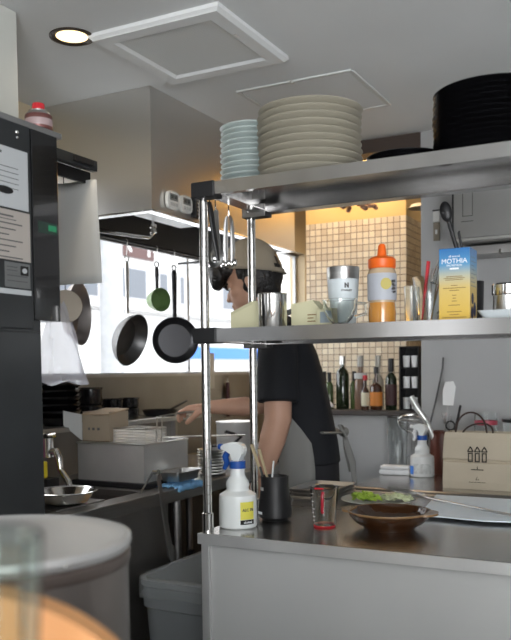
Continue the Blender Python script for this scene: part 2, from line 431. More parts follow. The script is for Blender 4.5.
# fryer
t = thing('fryer', 'boxy stainless steel countertop fryer with open top', 'fryer')
bm = bmesh.new()
fx0, fx1, fy0, fy1, fz0, fz1 = -2.15, -1.828, 2.56, 2.87, .872, 1.016
w_ = .006
box(bm, fx0, fx0 + w_, fy0, fy1, fz0, fz1); box(bm, fx1 - w_, fx1, fy0, fy1, fz0, fz1)
box(bm, fx0 + w_, fx1 - w_, fy0, fy0 + w_, fz0, fz1); box(bm, fx0 + w_, fx1 - w_, fy1 - w_, fy1, fz0, fz1)
box(bm, fx0 + w_, fx1 - w_, fy0 + w_, fy1 - w_, fz0, fz0 + .01)
mk('body', bm, mat('fryer_steel', (.72, .72, .71), .45, .75, var=.1, vscale=5), t)
bm = bmesh.new()
box(bm, fx0 - .004, fx1 + .004, fy0 - .004, fy0 + .012, fz1, fz1 + .006, .002); box(bm, fx0 - .004, fx1 + .004, fy1 - .012, fy1 + .004, fz1, fz1 + .006, .002)
box(bm, fx0 - .004, fx0 + .012, fy0 + .012, fy1 - .012, fz1, fz1 + .006, .002); box(bm, fx1 - .012, fx1 + .004, fy0 + .012, fy1 - .012, fz1, fz1 + .006, .002)
mk('top_rim', bm, mat('light_rim', (.74, .74, .72), .3, 1), t)
mk('oil', B(fx0 + w_, fx1 - w_, fy0 + w_, fy1 - w_, .975, .98), mat('dark_oil', (.05, .03, .01), .05, coat=1), t)
bm = bmesh.new(); box(bm, fx0 - .02, fx1 + .02, fy0 - .02, fy1 + .02, .851, .872, .004)
mk('base_mat', bm, blackplastic, t)

# frying basket (wire mesh with handle)
t = thing('frying_basket', 'wire mesh frying basket lifted from the fryer by hand', 'fry basket')
def wiregrid(bm, o, u, v, nu, nv, r=.0019):
    o, u, v = Vector(o), Vector(u), Vector(v)
    for i in range(nu + 1): tube(bm, [o + u * i / nu, o + u * i / nu + v], r, 4, False)
    for j in range(nv + 1): tube(bm, [o + v * j / nv, o + v * j / nv + u], r, 4, False)
bx0, bx1, by0, by1, bz0, bz1 = -2.003, -1.85, 2.605, 2.745, .990, 1.075
wire = mat('wire_steel', (.62, .60, .56), .3, 1)
bm = bmesh.new()
wiregrid(bm, (bx0, by0, bz0), (bx1 - bx0, 0, -.0), (0, 0, bz1 - bz0), 16, 8)
wiregrid(bm, (bx0, by1, bz0), (bx1 - bx0, 0, 0), (0, 0, bz1 - bz0), 16, 8)
wiregrid(bm, (bx0, by0, bz0), (0, by1 - by0, 0), (0, 0, bz1 - bz0), 12, 8)
wiregrid(bm, (bx1, by0, bz0), (0, by1 - by0, 0), (0, 0, bz1 - bz0), 12, 8)
wiregrid(bm, (bx0, by0, bz0), (bx1 - bx0, 0, 0), (0, by1 - by0, 0), 16, 12)
mk('mesh', bm, wire, t)
bm = bmesh.new()
tube(bm, [(bx0, by0, bz1), (bx1, by0, bz1), (bx1, by1, bz1), (bx0, by1, bz1), (bx0, by0, bz1)], .003, 8)
mk('rim_wire', bm, wire, t, True)
bm = bmesh.new()
for y in (2.675, 2.71):
    tube(bm, [(bx1 + .002, y, bz0 + .01), (bx1 + .006, y, 1.118), (bx1 + .02, y, 1.124), (bx1 + .07, 2.80 + (y - 2.69) * .4, 1.135), (-1.715, 2.862 + (y - 2.69) * .4, 1.140)], .003, 8)
mk('handle', bm, wire, t, True)

t = thing('skimmer', 'steel rod handle of a skimmer resting on the fryer rim', 'skimmer')
mk('rod', T([(-1.95, 2.805, 1.026), (-1.80, 2.868, 1.030), (-1.60, 2.955, 1.034)], [.005, .005, .006], 8, .5), wire, t, True)
mk('scoop', L([(0, 0), (.04, .004), (.045, .012), (.043, .012), (.038, .006), (0, .002)], (-1.985, 2.79, 1.0245), 24), wire, t, True)
# cardboard box on the fryer
t = thing('cardboard_box', 'open tan cardboard box with a pale flap on top of the fryer', 'box')
cx0, cx1, cy0, cy1, cz0, cz1 = -2.145, -2.010, 2.585, 2.71, 1.0235, 1.142
pale = mat('pale_printed_card', (.33, .27, .20), .8)
bm = bmesh.new()
box(bm, cx0, cx1, cy0, cy0 + .004, cz0, cz1 - .015); box(bm, cx0, cx1, cy1 - .004, cy1, cz0, cz1); box(bm, cx0, cx0 + .004, cy0 + .004, cy1 - .004, cz0, cz1)
box(bm, cx1 - .004, cx1, cy0 + .004, cy1 - .004, cz0, cz1); box(bm, cx0, cx1, cy0, cy1, cz0 - .001, cz0 + .003)
mk('carton', bm, pale, t)
mk('top_flap', P([(cx0 - .005, cy0 + .0, cz1 - .014), (cx1 + .004, cy0 - .003, cz1 - .012), (cx1 + .004, cy1, cz1 + .006), (cx0 + .02, cy1, cz1 + .006)], (0, 0, .004)), cardboard, t)
f_ = mk('side_flap', P([(cx0 - .001, cy0, cz0 + .002), (cx0 - .001, cy0, cz1 - .012), (cx0 - .052, cy0 - .05, cz1 + .005), (cx0 - .052, cy0 - .05, cz0 + .065)], (.001, -.004, 0)), papergrey, t)
bm = bmesh.new()
for k, (a, wd) in enumerate(((.03, .008), (.05, .012), (.075, .012))): box(bm, cx0 + a, cx0 + a + wd, cy0 - .001, cy0, cz0 + .045, cz0 + .055)
mk('printed_mark', bm, inkgrey, t)

# black bowls on the raised shelf
def bowlprof(r, h, foot=.5, t_=.004):
    return [(0, .004), (r * foot, .004), (r * foot, 0), (r * foot + .003, 0), (r * (foot + .08), .006), (r * .9, h * .55), (r, h), (r - t_, h), (r * .88 - t_, h * .55), (r * foot, .011), (0, .011)]
z = 1.0825
for k in range(6):
    o = mk('black_bowl', L(bowlprof(.092 - .001 * (k % 2), .034, .62), n=36), blackgloss, None, True)
    o.location = (-2.275 + (.002 if k % 2 else -.002), 2.60, z); z += .0285
    nm = ['bottom one', 'second from the bottom', 'third from the bottom', 'third from the top', 'second from the top', 'topmost'][k]
    tag(o, 'wide black bowl left of the small ones on the steel shelf, ' + nm, 'bowl', 'wide black bowls stacked on the steel shelf')
def potlet(x, y, n, r, h, what):
    zz = 1.0825
    for k in range(n):
        o = mk('black_pot', L([(0, 0), (r * .8, 0), (r * .88, h * .2), (r * .9, h * .9), (r, h), (r - .006, h), (r * .85, h * .85), (r * .8, .006), (0, .006)], n=28), blackgloss, None, True)
        o.location = (x, y, zz); zz += h + .0005
        tag(o, what + (', upper' if k and n > 1 else (', lower' if n > 1 else '')) + ' on the steel shelf', 'pot', 'small black pots on the steel shelf')
potlet(-2.30, 2.83, 2, .056, .075, 'taller black pot just right of the wide black bowls')
potlet(-2.295, 2.98, 2, .052, .048, 'small black pot in the middle pair')
potlet(-2.295, 3.10, 2, .052, .048, 'small black pot in the pair nearest the black skillet')
t = thing('black_skillet', 'small black skillet lying on the shelf near the cook, handle raised', 'frying pan', (-2.285, 3.34, 1.0825), .2)
mk('pan', L([(0, 0), (.07, 0), (.088, .03), (.084, .03), (.068, .004), (0, .004)], n=32), blackiron, t, True)
mk('handle', T([(.02, .08, .025), (.04, .15, .045), (.06, .21, .065)], [.008, .009, .007], 8, .6), blackplastic, t, True)

# thin plastic bag hanging by the fridge
bm = bmesh.new()
rows = []
for i in range(15):
    s = i / 14; zz = 1.56 - .30 * s
    hw = .025 + .085 * s ** .7
    row = []
    for k in range(20):
        a = 2 * PI * k / 20
        rr = 1 + .18 * math.sin(5 * a + 3 * s) + .08 * math.sin(11 * a + 9 * s)
        row.append(bm.verts.new((-2.08 + .5 * hw * rr * math.sin(a) , 2.38 + hw * rr * math.cos(a) + .03 * s, zz + .01 * math.sin(4 * a))))
    rows.append(row)
for a, b in zip(rows, rows[1:]):
    for k in range(20):
        j = (k + 1) % 20; bm.faces.new((a[k], a[j], b[j], b[k]))
bm.faces.new(rows[-1])
tag(mk('plastic_bag', bm, bagpl, None, True), 'crumpled clear plastic bag hanging between the fridge and the black bowls', 'plastic bag')
t = thing('detergent_bottle', 'slim pink and white bottle half hidden behind the fridge edge', 'bottle', (-2.20, 2.20, .8565))
mk('body', L([(0, 0), (.028, 0), (.03, .02), (.03, .19), (.012, .22), (.012, .235), (0, .235)], n=20), pink, t, True)
mk('cap', L([(0, .235), (.014, .235), (.012, .265), (0, .268)], n=16), white, t, True)

# faucet, sponge, mixing bowl
t = thing('faucet', 'chrome wall faucet with a bent spout beside the sink', 'faucet')
bm = bmesh.new()
tube(bm, [(-2.387, 2.36, 1.02), (-2.10, 2.30, 1.02)], .012, 12); tube(bm, [(-2.07, 2.30, 1.06), (-2.07, 2.30, .99)], .020, 14)
mk('body', bm, chrome, t, True)
mk('spout', T([(-2.06, 2.30, 1.01), (-2.035, 2.30, 1.012), (-2.02, 2.30, .985), (-2.015, 2.30, .945), (-1.97, 2.29, .905), (-1.965, 2.29, .878)], [.015, .015, .015, .012, .012, .014], 12), chrome, t, True)
bm = bmesh.new()
for a in range(4):
    c_, s_ = math.cos(a * PI / 2 + .4), math.sin(a * PI / 2 + .4)
    tube(bm, [(-2.07, 2.30, 1.066), (-2.07 + .03 * c_, 2.30 + .03 * s_, 1.070)], [.007, .009], 8)
mk('tap_handle', bm, chrome, t, True)
t = thing('dish_sponge', 'yellow scalloped sponge on a dark rack next to the faucet', 'sponge')
mk('sponge', B(-2.055, -2.005, 2.20, 2.225, .925, .985, .006), yellow, t)
mk('rack', B(-2.07, -1.985, 2.195, 2.262, .8552, .924, .004), blackplastic, t)
t = thing('mixing_bowl', 'shallow shiny steel mixing bowl at the sink edge', 'bowl', (-1.85, 2.13, .782))
mk('bowl', L([(0, 0), (.05, 0), (.08, .02), (.10, .075), (.112, .083), (.114, .086), (.110, .088), (.10, .08), (.078, .025), (.05, .005), (0, .004)], n=48), chrome, t, True)
# strainer bar that the bowl sits on
tag(mk('sink_rack', B(-2.31, -1.79, 2.02, 2.27, .8505, .855), steel, None), 'steel draining bar across the sink under the mixing bowl', 'sink rack')
t.location = (-1.85, 2.13, .8555 - 0.0)
for o in t.children: o.scale = (1.0, 1.0, .55)

# tray, blue cloth, tongs
bm = bmesh.new()
n1, n2 = 16, 12
vs = []
for i in range(n1 + 1):
    row = []
    for j in range(n2 + 1):
        x = -1.800 + .125 * j / n2; y = 2.60 + .20 * i / n1
        zz = .857 + .006 * math.sin(i * 1.3 + j * .7) ** 2 + .004 * math.sin(j * 2.1)
        if j >= n2: zz -= .020
        pass
        row.append(bm.verts.new((min(x, -1.700 + .003 * math.sin(i)), y, zz)))
    vs.append(row)
for i in range(n1):
    for j in range(n2): bm.faces.new((vs[i][j], vs[i][j + 1], vs[i + 1][j + 1], vs[i + 1][j]))
o = mk('dish_cloth', bm, bluecloth, None, True); s_ = o.modifiers.new('t', 'SOLIDIFY'); s_.thickness = .003
tag(o, 'light blue dish cloth folded over the counter edge under the small steel tray', 'cloth')
t = thing('steel_tray', 'small rectangular steel tray standing on the blue cloth', 'tray', (-1.762, 2.71, .872), 0)
bm = bmesh.new()
prev = None
for (a, b_, z) in ((0, 0, .0), (.042, .072, 0), (.050, .082, .036), (.056, .090, .038), (.056, .090, .036)):
    if a == 0: continue
    cur = []
    for k in range(24):
        an = 2 * PI * k / 24; c_, s_ = math.cos(an), math.sin(an)
        cur.append(bm.verts.new((a * math.copysign(abs(c_) ** .3, c_), b_ * math.copysign(abs(s_) ** .3, s_), z)))
    if prev:
        for k in range(24): bm.faces.new((prev[k], prev[(k + 1) % 24], cur[(k + 1) % 24], cur[k]))
    else: bm.faces.new(cur)
    prev = cur
mk('pan', bm, steel, t, True)
t = thing('tongs', 'long steel tongs hooked over the counter edge, hanging down', 'tongs')
bm = bmesh.new()
prism(bm, [(-1.700, 2.45, .935), (-1.700, 2.465, .940), (-1.695, 2.545, .62), (-1.697, 2.53, .59), (-1.70, 2.52, .61)], (.006, 0, 0))
mk('arm', bm, steel, t)
bm = bmesh.new()
prism(bm, [(-1.712, 2.44, .935), (-1.712, 2.46, .940), (-1.735, 2.41, .87), (-1.735, 2.395, .86)], (.006, 0, 0))
mk('arm', bm, steel_dull, t)
mk('hinge', T([(-1.69, 2.455, .935), (-1.712, 2.455, .935)], .010, 12), chrome, t, True)
ellb = bmesh.new(); ellipsoid(ellb, (-1.692, 2.545, .60), (.005, .016, .05)); mk('grip_tip', ellb, steel, t, True)

# stacked steel bowls beside the tray, canister with black handles
for k in range(9):
    o = mk('steel_dish', L([(0, 0), (.045, 0), (.062, .012), (.065, .012), (.047, -.002 + .003), (0, .003)], n=32), steel, None, True)
    o.location = (-1.80, 3.02, .8505 + k * .0128)
    nm = ['bottom one', 'second from the bottom', 'third from the bottom', 'fourth from the bottom', 'middle one', 'fourth from the top', 'third from the top', 'second from the top', 'topmost'][k]
    tag(o, 'small steel dish in the pile between tray and post, ' + nm, 'dish', 'small steel dishes piled on the cooking counter')
t = thing('stock_canister', 'tall pale steel canister with black clip handles behind the spray bottle', 'canister', (-1.84, 3.30, .851))
mk('body', L([(0, 0), (.085, 0), (.087, .01), (.087, .20), (.090, .205), (.090, .215), (0, .222)], n=40), mat('pale_steel', (.78, .78, .78), .45, .6), t, True)
mk('clip', T([(.0, -.088, .17), (.02, -.115, .175), (.06, -.115, .165), (.07, -.07, .15), (.05, -.11, .12)], .007, 8), blackplastic, t, True)
t = thing('burner_box', 'black gas burner on the cooking counter behind the posts', 'stove', (-1.9, 3.52, .851))
mk('body', B(-.2, .16, -.12, .16, 0, .07, .006), blackiron, t)
mk('grate', B(-.17, .13, -.1, .13, .07, .085, .003), blackplastic, t)

# splash-back hooks with hanging tools
t = thing('cleaver', 'rectangular steel cleaver hanging below the street window', 'cleaver', (-2.386, 3.98, 1.20))
mk('blade', B(.002, .006, -.055, .055, 0, .20, .001), steel_dull, t)
mk('handle', T([(.005, -.03, .20), (.005, -.03, .32)], [.010, .013], 10), blackplastic, t, True)
t = thing('wood_handle_brush', 'dark red handled brush hanging on the steel splashback', 'brush', (-2.384, 4.17, 1.03))
mk('handle', T([(.012, 0, 0), (.012, 0, .14), (.012, 0, .20)], [.012, .014, .010], 12), mat('dark_red_lacquer', (.045, .008, .01), .4), t, True)
mk('hook', T([(.012, 0, .20), (.012, 0, .235), (.002, 0, .235)], .004, 8), chrome, t, True)

# ------------------------------------------------------------------ pans hanging in front of the window
t = thing('hanging_rail', 'thin steel rail fixed under the hood edge for hanging pans', 'rail')
mk('bar', T([(-2.17, 2.58, 1.872), (-2.17, 3.72, 1.872)], .006), blackiron, t, True)
for y in (2.62, 3.70): mk('bracket', B(XW + .001, -2.176, y - .004, y + .004, 1.866, 1.878), blackiron, t)
def disc_profile(r, d, t_=.003):  # pan opening along +z
    return [(0, 0), (r * .72, 0), (r * .90, d * .45), (r, d), (r - t_, d), (r * .88, d * .5), (r * .70, t_), (0, t_)]
def hung_pan(name, label, y, zc, r, d, tilt_deg, m, hm, top, hr=.008, hflat=.5, inner=None, lean=0):
    """pan hanging by its handle; normal is horizontal, turned tilt_deg from +x towards -y"""
    tt = thing(name, label, 'frying pan', (-2.17, y, zc), 0, None)
    M = Matrix.Rotation(-math.radians(tilt_deg), 4, 'Z') @ Matrix.Rotation(math.radians(90 + lean), 4, 'Y')
    bm = L(disc_profile(r, d), (0, 0, -d / 2), 40); bm.transform(M)
    mk('pan', bm, m, tt, True)
    bm = bmesh.new()
    tube(bm, [(0, 0, r * .93), (0.0, 0, r + .03), (0, 0, top - .12), (0, 0, top - .10), (0, 0, top - .088)], [hr * .8, hr * .8, hr, hr, hr * .6], 10, True, .85)
    mk('handle', bm, hm, tt, True)
    bm = bmesh.new()
    tube(bm, [(.004 * math.cos(a), 0.010 * math.cos(a), top - .078 + .013 * math.sin(a)) for a in [2 * PI * k / 12 for k in range(13)]], .003, 6)
    mk('hanging_ring', bm, hm, tt, True)
    mk('hook', T([(0, 0, top + .008), (.007, 0, top), (.004, 0, top - .03), (0, 0, top - .066)], .0016, 6), steel, tt, True)
    return tt
hung_pan('frying_pan', 'black frying pan with shiny base hanging next to the hanging paper', 2.585, 1.535, .128, .045, -19, mat('pan_base_steel', (.34, .31, .30), .3, .9), blackiron, 1.872 - 1.535, .012)
hung_pan('frying_pan', 'grey steel frying pan with long steel handle, hanging in the middle', 2.935, 1.445, .118, .05, -4, ironpan, steel, 1.872 - 1.445, .010, lean=18)
t = hung_pan('saucepan', 'small green enamel saucepan with a black handle', 3.165, 1.630, .055, .06, 20, greenpan, blackplastic, 1.872 - 1.630, .011)
t['category'] = 'saucepan'
hung_pan('frying_pan', 'black frying pan hanging right of the small green saucepan', 3.310, 1.448, .112, .04, 50, mat('dark_grey_iron', (.05, .05, .053), .32, .8), blackiron, 1.872 - 1.448, .015)
t = thing('round_lid', 'round pale chopping disc hanging left of the nearest black frying pan', 'lid', (-2.085, 2.43, 1.550))
bm = L([(0, 0), (.060, 0), (.062, .004), (.062, .012), (.06, .016), (0, .016)], n=36); bm.transform(Matrix.Rotation(math.radians(-45), 4, 'Z') @ Matrix.Rotation(PI / 2, 4, 'Y'))
mk('disc', bm, mat('pale_wood', (.50, .44, .36), .7), t, True)
mk('cord', T([(0, 0, .06), (0, 0, .2), (.02, -.02, .49)], .002, 6), blackplastic, t)

# ------------------------------------------------------------------ shelf on the left wall with hanging paper
t = thing('wall_shelf', 'dark metal wall shelf between the fridge and the extractor hood', 'wall shelf')
bm = bmesh.new()
box(bm, XW + .001, -1.905, 1.25, 2.40, 2.045, 2.060, .002)
mk('board', bm, blackiron, t)
mk('front_edge', B(-1.925, -1.90, 1.25, 2.405, 2.028, 2.066, .003), darkgrey, t)
mk('clip', B(-1.903, -1.890, 2.27, 2.375, 2.040, 2.060, .002), blackplastic, t)
pts = [(-1.93, 1.25, 2.028), (-1.93, 2.40, 2.028)]
for k in range(9):
    a = k / 8; pts.append((-1.93, 2.40 - 1.15 * a, 1.985 - .055 * a * a - .0))
mk('fascia', P(pts, (-.01, 0, 0)), blackiron, t)
for y in (1.4, 2.3): mk('bracket', P([(XW + .001, y, 2.045), (XW + .001, y, 1.88), (XW + .02, y, 1.88), (-2.0, y, 2.045)], (0, .008, 0)), blackiron, t)
bm = bmesh.new()
rows = []
for i in range(11):
    s = i / 10
    zz = 2.005 - .385 * s
    rows.append([bm.verts.new((-2.11 + (.225 + .035 * s) * j / 8 - .01 * s, 2.385 + .012 * math.sin(j * .7 + s * 2) - .03 * s, zz - .012 * j / 8 * (1 - s))) for j in range(9)])
for i in range(10):
    for j in range(8): bm.faces.new((rows[i][j], rows[i][j + 1], rows[i + 1][j + 1], rows[i + 1][j]))
o = mk('hanging_sheet', bm, papergrey, None, True); s_ = o.modifiers.new('t', 'SOLIDIFY'); s_.thickness = .0012
tag(o, 'large blank pale sheet hanging from the end of the wall shelf', 'paper sheet')

# ------------------------------------------------------------------ fridge at the left
t = thing('refrigerator', 'tall dark grey upright refrigerator with notices at the left edge', 'refrigerator')
FX = -1.40
mk('body', B(-2.10, FX, .80, 1.538, .06, 1.885), darkgrey, t)
mk('top_plate', B(-2.10, FX + .006, .80, 1.625, 1.885, 1.900, .003), mat('grey_top_metal', (.28, .28, .28), .4, .7), t)
mk('upper_door_edge', B(FX - .05, FX + .011, 1.508, 1.600, 1.427, 1.884, .002), blackgloss, t)
mk('upper_door', B(FX + .0005, FX + .010, .80, 1.505, 1.405, 1.884, .002), darkgrey, t)
mk('lower_door', B(FX + .0005, FX + .010, .80, 1.528, .10, 1.398, .002), darkgrey, t)
mk('plinth', B(-2.08, FX - .03, .82, 1.51, 0, .06), blackplastic, t)
pm = mat('notice_paper', (.42, .44, .45), .6)
def notice(name, y0, y1, z0, z1, m, lines, hd=None):
    nn = mk(name, B(FX + .0101, FX + .0112, y0, y1, z0, z1), m, t)
    bm = bmesh.new()
    random.seed(int(z0 * 1000))
    for (a, zz, ln, h) in lines: box(bm, FX + .0112, FX + .0116, y0 + a * (y1 - y0), y0 + (a + ln) * (y1 - y0), z1 - zz - h, z1 - zz)
    mk('printed_line', bm, inkgrey, nn)
    return nn
ln = [(.06, .012, .55, .006)]
for k in range(5): ln += [(.06, .04 + .017 * k, .30, .0022), (.50, .045 + .012 * k, .35, .0016)]
ln += [(.06, .16, .3, .002), (.5, .165, .3, .002)]
nA = notice('notice', 1.28, 1.494, 1.683, 1.822, pm, ln)
bm = bmesh.new(); pts = [(FX + .0116, 1.418 + .026 * math.cos(a), 1.722 + .009 * math.sin(a)) for a in [2 * PI * k / 24 for k in range(24)]]
prism(bm, pts, (.0006, 0, 0)); mk('oval_mark', bm, inkblack, nA)
ln = [(.35, .012, .4, .004)] + [(.08, .03 + .013 * k, .8 - .1 * (k % 3), .003) for k in range(7)]
notice('notice', 1.28, 1.497, 1.563, 1.678, mat('notice_paper_warm', (.36, .33, .30), .6), ln)
nC = notice('notice', 1.412, 1.494, 1.500, 1.558, mat('notice_metal', (.20, .21, .21), .4, .6), [(.08, .01, .4, .002), (.08, .018, .4, .002), (.08, .03, .8, .002), (.08, .042, .8, .002)])
mk('square_mark', B(FX + .0112, FX + .0118, 1.462, 1.488, 1.530, 1.552), inkblack, nC)
bm = bmesh.new(); prism(bm, [(FX + .0118, 1.475 + .008 * math.cos(a), 1.541 + .006 * math.sin(a)) for a in [2 * PI * k / 16 for k in range(16)]], (.0006, 0, 0)); mk('ring_mark', bm, pm, nC)
mk('notice_strip', B(FX + .0101, FX + .0112, 1.28, 1.497, 1.484, 1.496), pm, t)
mk('display', B(FX + .0111, FX + .012, 1.525, 1.590, 1.640, 1.668), mat('display_dark', (.01, .03, .02), .2), t)
mk('indicator_light', B(FX + .012, FX + .0135, 1.560, 1.588, 1.648, 1.662), mat('green_led', (.01, .12, .05), .4, emit=(.01, .16, .07), es=.2), t)
for z_ in (1.862, 1.850):
    bm = bmesh.new(); ellipsoid(bm, (FX + .012, 1.460, z_), (.004, .006, .005) if z_ > 1.855 else (.003, .004, .003), None, 12); mk('screw', bm, chrome, t, True)
t = thing('gas_canister', 'small spray gas can with red cap standing on the fridge', 'gas can', (-1.432, 1.583, 1.9005))
canm = mat('can_paint', (.14, .055, .05), .35, .3, var=.3, vscale=30)
mk('can', L([(0, 0), (.0325, 0), (.034, .003), (.034, .035), (.033, .038), (0, .038)], n=32), canm, t, True)
mk('label_band', L([(.0342, .010), (.0344, .011), (.0344, .026), (.0342, .027)], n=32), mat('can_label', (.36, .27, .27), .4), t, True)
mk('shoulder', L([(.033, .038), (.027, .045), (.024, .047), (.024, .050), (0, .050)], n=32), steel_dull, t, True)
mk('cap', L([(0, .050), (.016, .050), (.0155, .066), (.014, .068), (0, .068)], n=24), redpl, t, True)
t = thing('wall_post', 'pale square post from fridge height to the ceiling at far left', 'post')
mk('shaft', B(-1.93, -1.815, 1.84, 1.92, 0, 2.399, .003), mat('pale_green_paint', (.55, .56, .52), .6), t)

# ------------------------------------------------------------------ bin
t = thing('waste_bin', 'translucent grey waste bin lined with a clear bag, between counter and worktop', 'waste bin')
bx, by, hx, hy = -1.445, 2.48, .20, .25
def rrect(cx, cy, hx, hy, z, n=32, p=.25):
    return [(cx + hx * math.copysign(abs(math.cos(2 * PI * k / n)) ** p, math.cos(2 * PI * k / n)), cy + hy * math.copysign(abs(math.sin(2 * PI * k / n)) ** p, math.sin(2 * PI * k / n)), z) for k in range(n)]
def rings(bm, lst, close0=True):
    prev = None
    for pts in lst:
        cur = [bm.verts.new(p) for p in pts]
        if prev:
            n = len(cur)
            for k in range(n): bm.faces.new((prev[k], prev[(k + 1) % n], cur[(k + 1) % n], cur[k]))
        elif close0: bm.faces.new(cur)
        prev = cur
    return prev
bm = bmesh.new()
rings(bm, [rrect(bx, by, hx * .80, hy * .82, .01), rrect(bx, by, hx * .93, hy * .94, .50), rrect(bx, by, hx * .97, hy * .97, .505), rrect(bx, by, hx * .97, hy * .97, .575), rrect(bx, by, hx, hy, .58), rrect(bx, by, hx, hy, .60), rrect(bx, by, hx * .95, hy * .95, .60), rrect(bx, by, hx * .90, hy * .90, .5), rrect(bx, by, hx * .78, hy * .80, .02)])
mk('body', bm, mat('grey_bin_plastic', (.30, .32, .33), .45), t, True)
bm = bmesh.new()
random.seed(3)
def jit(pts, a): return [(x + random.uniform(-a, a), y + random.uniform(-a, a), z + random.uniform(-a, a)) for x, y, z in pts]
rings(bm, [jit(rrect(bx, by, hx * 1.03, hy * 1.03, .545), .006), rrect(bx, by, hx * 1.02, hy * 1.02, .585), rrect(bx, by, hx * 1.015, hy * 1.015, .606), rrect(bx, by, hx * .94, hy * .94, .607), jit(rrect(bx, by, hx * .80, hy * .80, .50), .015), jit(rrect(bx, by, hx * .5, hy * .5, .45), .02)], False)
mk('liner', bm, mat('bin_liner', (.80, .84, .86), .2, 0, trans=.5, alpha=.55, bump=.5, bscale=30), t, True)
t = thing('crate', 'black slotted plastic crate on the floor left of the waste bin', 'crate', (-1.93, 2.43, 0))
bm = bmesh.new()
for k in range(6): box(bm, -.12, .25, -.02, 0.0, .02 + k * .06, .055 + k * .06); box(bm, .25, .27, -.02, .12, .02 + k * .06, .055 + k * .06)
for x in (-.12, .23): box(bm, x, x + .02, 0, .02, 0, .38)
t.location = (-1.955, 2.70, .2155)
mk('side', bm, blackplastic, t)

# ------------------------------------------------------------------ near counter (pass counter) and second worktable
NX0, NX1, NY0, NY1, NZ = -1.196, .60, 1.925, 2.435, .85
t = thing('pass_counter', 'stainless pass counter with grey front panel in the foreground right', 'kitchen counter')
mk('worktop', B(NX0, NX1, NY0, NY1, NZ - .027, NZ, .003), steel_top, t)
mk('front_edge', B(NX0, NX1, NY0 - .003, NY0, NZ - .030, NZ - .001), MATS['fryer_steel'], t)
mk('front_panel', B(NX0 + .028, NX1, NY0 + .022, NY0 + .03, .06, NZ - .027), panelgrey, t)
mk('frame_post', B(NX0 + .002, NX0 + .028, NY0 + .012, NY0 + .045, 0, NZ - .027, .002), MATS['fryer_steel'], t)
mk('frame_post', B(NX1 - .028, NX1, NY0 + .031, NY0 + .06, 0, NZ - .027, .002), steel, t)
mk('side_panel', B(NX0 + .004, NX0 + .010, NY0 + .045, NY1, .06, NZ - .027), steel_dull, t)
mk('frame_post', B(NX0 + .010, NX0 + .04, NY1 - .03, NY1, 0, NZ - .027, .002), steel, t)
mk('kick_panel', B(NX0 + .04, NX1 - .03, NY0 + .05, NY0 + .06, 0.002, .06), blackplastic, t)
t = thing('worktable', 'second steel worktable directly behind the pass counter', 'work table')
mk('worktop', B(-1.22, .60, 2.445, 2.80, .825, .850, .003), steel_top, t)
mk('back_edge', B(-1.22, .60, 2.795, 2.81, .80, .858, .003), steel, t)
for x in (-1.19, .57):
    for y in (2.48, 2.77): mk('leg', B(x - .02, x + .02, y - .02, y + .02, 0, .825), steel_dull, t)
mk('undershelf', B(-1.17, .55, 2.46, 2.78, .25, .27), steel_dull, t)

# ------------------------------------------------------------------ rack standing on the pass counter
RX0, RX1, RY0, RY1 = -1.183, .40, 1.957, 2.240
MS, TS = 1.415, 1.812       # shelf tops
t = thing('serving_rack', 'two tier stainless rack on grooved posts standing on the pass counter', 'shelf rack')
def shelf(z, th_=.034):
    bm = bmesh.new()
    x0, x1, y0, y1 = RX0 + .014, RX1 - .014, RY0 - .027, RY1 + .035
    box(bm, x0, x1, y0, y1, z - .003, z)
    box(bm, x0, x1, y0, y0 + .003, z - th_, z - .003); box(bm, x0, x1, y1 - .003, y1, z - th_, z - .003)
    box(bm, x0, x0 + .003, y0 + .003, y1 - .003, z - th_, z - .003); box(bm, x1 - .003, x1, y0 + .003, y1 - .003, z - th_, z - .003)
    box(bm, x0 + .003, x1 - .003, y0 + .003, y0 + .020, z - th_, z - th_ + .003)
    box(bm, x0 + .003, x1 - .003, y1 - .045, y1 - .003, z - th_, z - th_ + .003)
    box(bm, x0 + .003, x0 + .05, y0 + .02, y1 - .045, z - th_, z - th_ + .003)
    return bm
shelf_m = mat('shelf_steel', (.46, .455, .45), .22, 1, bump=.05, bscale=5, var=.16, vscale=5, stretch=(1, .2, .2))  # light and dark streaks along the front imitate reflections in the colour
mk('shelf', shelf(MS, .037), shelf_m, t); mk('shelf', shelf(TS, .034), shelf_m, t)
def post(x, y):
    prof = [(0, 0), (.0165, 0), (.0165, .05), (.0125, .053)]
    z_ = .055
    while z_ < TS - NZ - .03:
        prof += [(.0125, z_), (.0125, z_ + .0225), (.0115, z_ + .0232), (.0115, z_ + .0245), (.0125, z_ + .0252)]; z_ += .0254
    prof += [(0.0125, z_), (0, z_ + .004)]
    p = mk('post', L(prof, (x, y, NZ + .0003), 20), chrome, t, True)
for x in (RX0, RX1):
    for y in (RY0, RY1): post(x, y)
for z_ in (MS, TS):
    for x in (RX0, RX1):
        s = 1 if x == RX0 else -1
        mk('corner_bracket', B(min(x - s * .022, x + s * .052), max(x - s * .022, x + s * .052), RY0 - .031, RY0 + .018, z_ - .040, z_ + .003, .004), blackplastic, t)
        br = mk('rear_bracket', B(min(x - s * .022, x + s * .060), max(x - s * .022, x + s * .060), RY1 - .020, RY1 + .020, z_ - .047, z_ - .0345 if z_ == TS else z_ - .0375, .001), blackplastic, t)
        pl = mk('bracket_plate', B(min(x - s * .02, x + s * .058), max(x - s * .02, x + s * .058), RY1 - .024, RY1 - .020, z_ - .047, z_ - .010, .001), steel_dull, t)
        for dx in (.0, .038):
            bm = bmesh.new(); ellipsoid(bm, (x + s * dx, RY1 - .0245, z_ - .030), (.005, .003, .005), None, 12); mk('bolt', bm, chrome, pl, True)
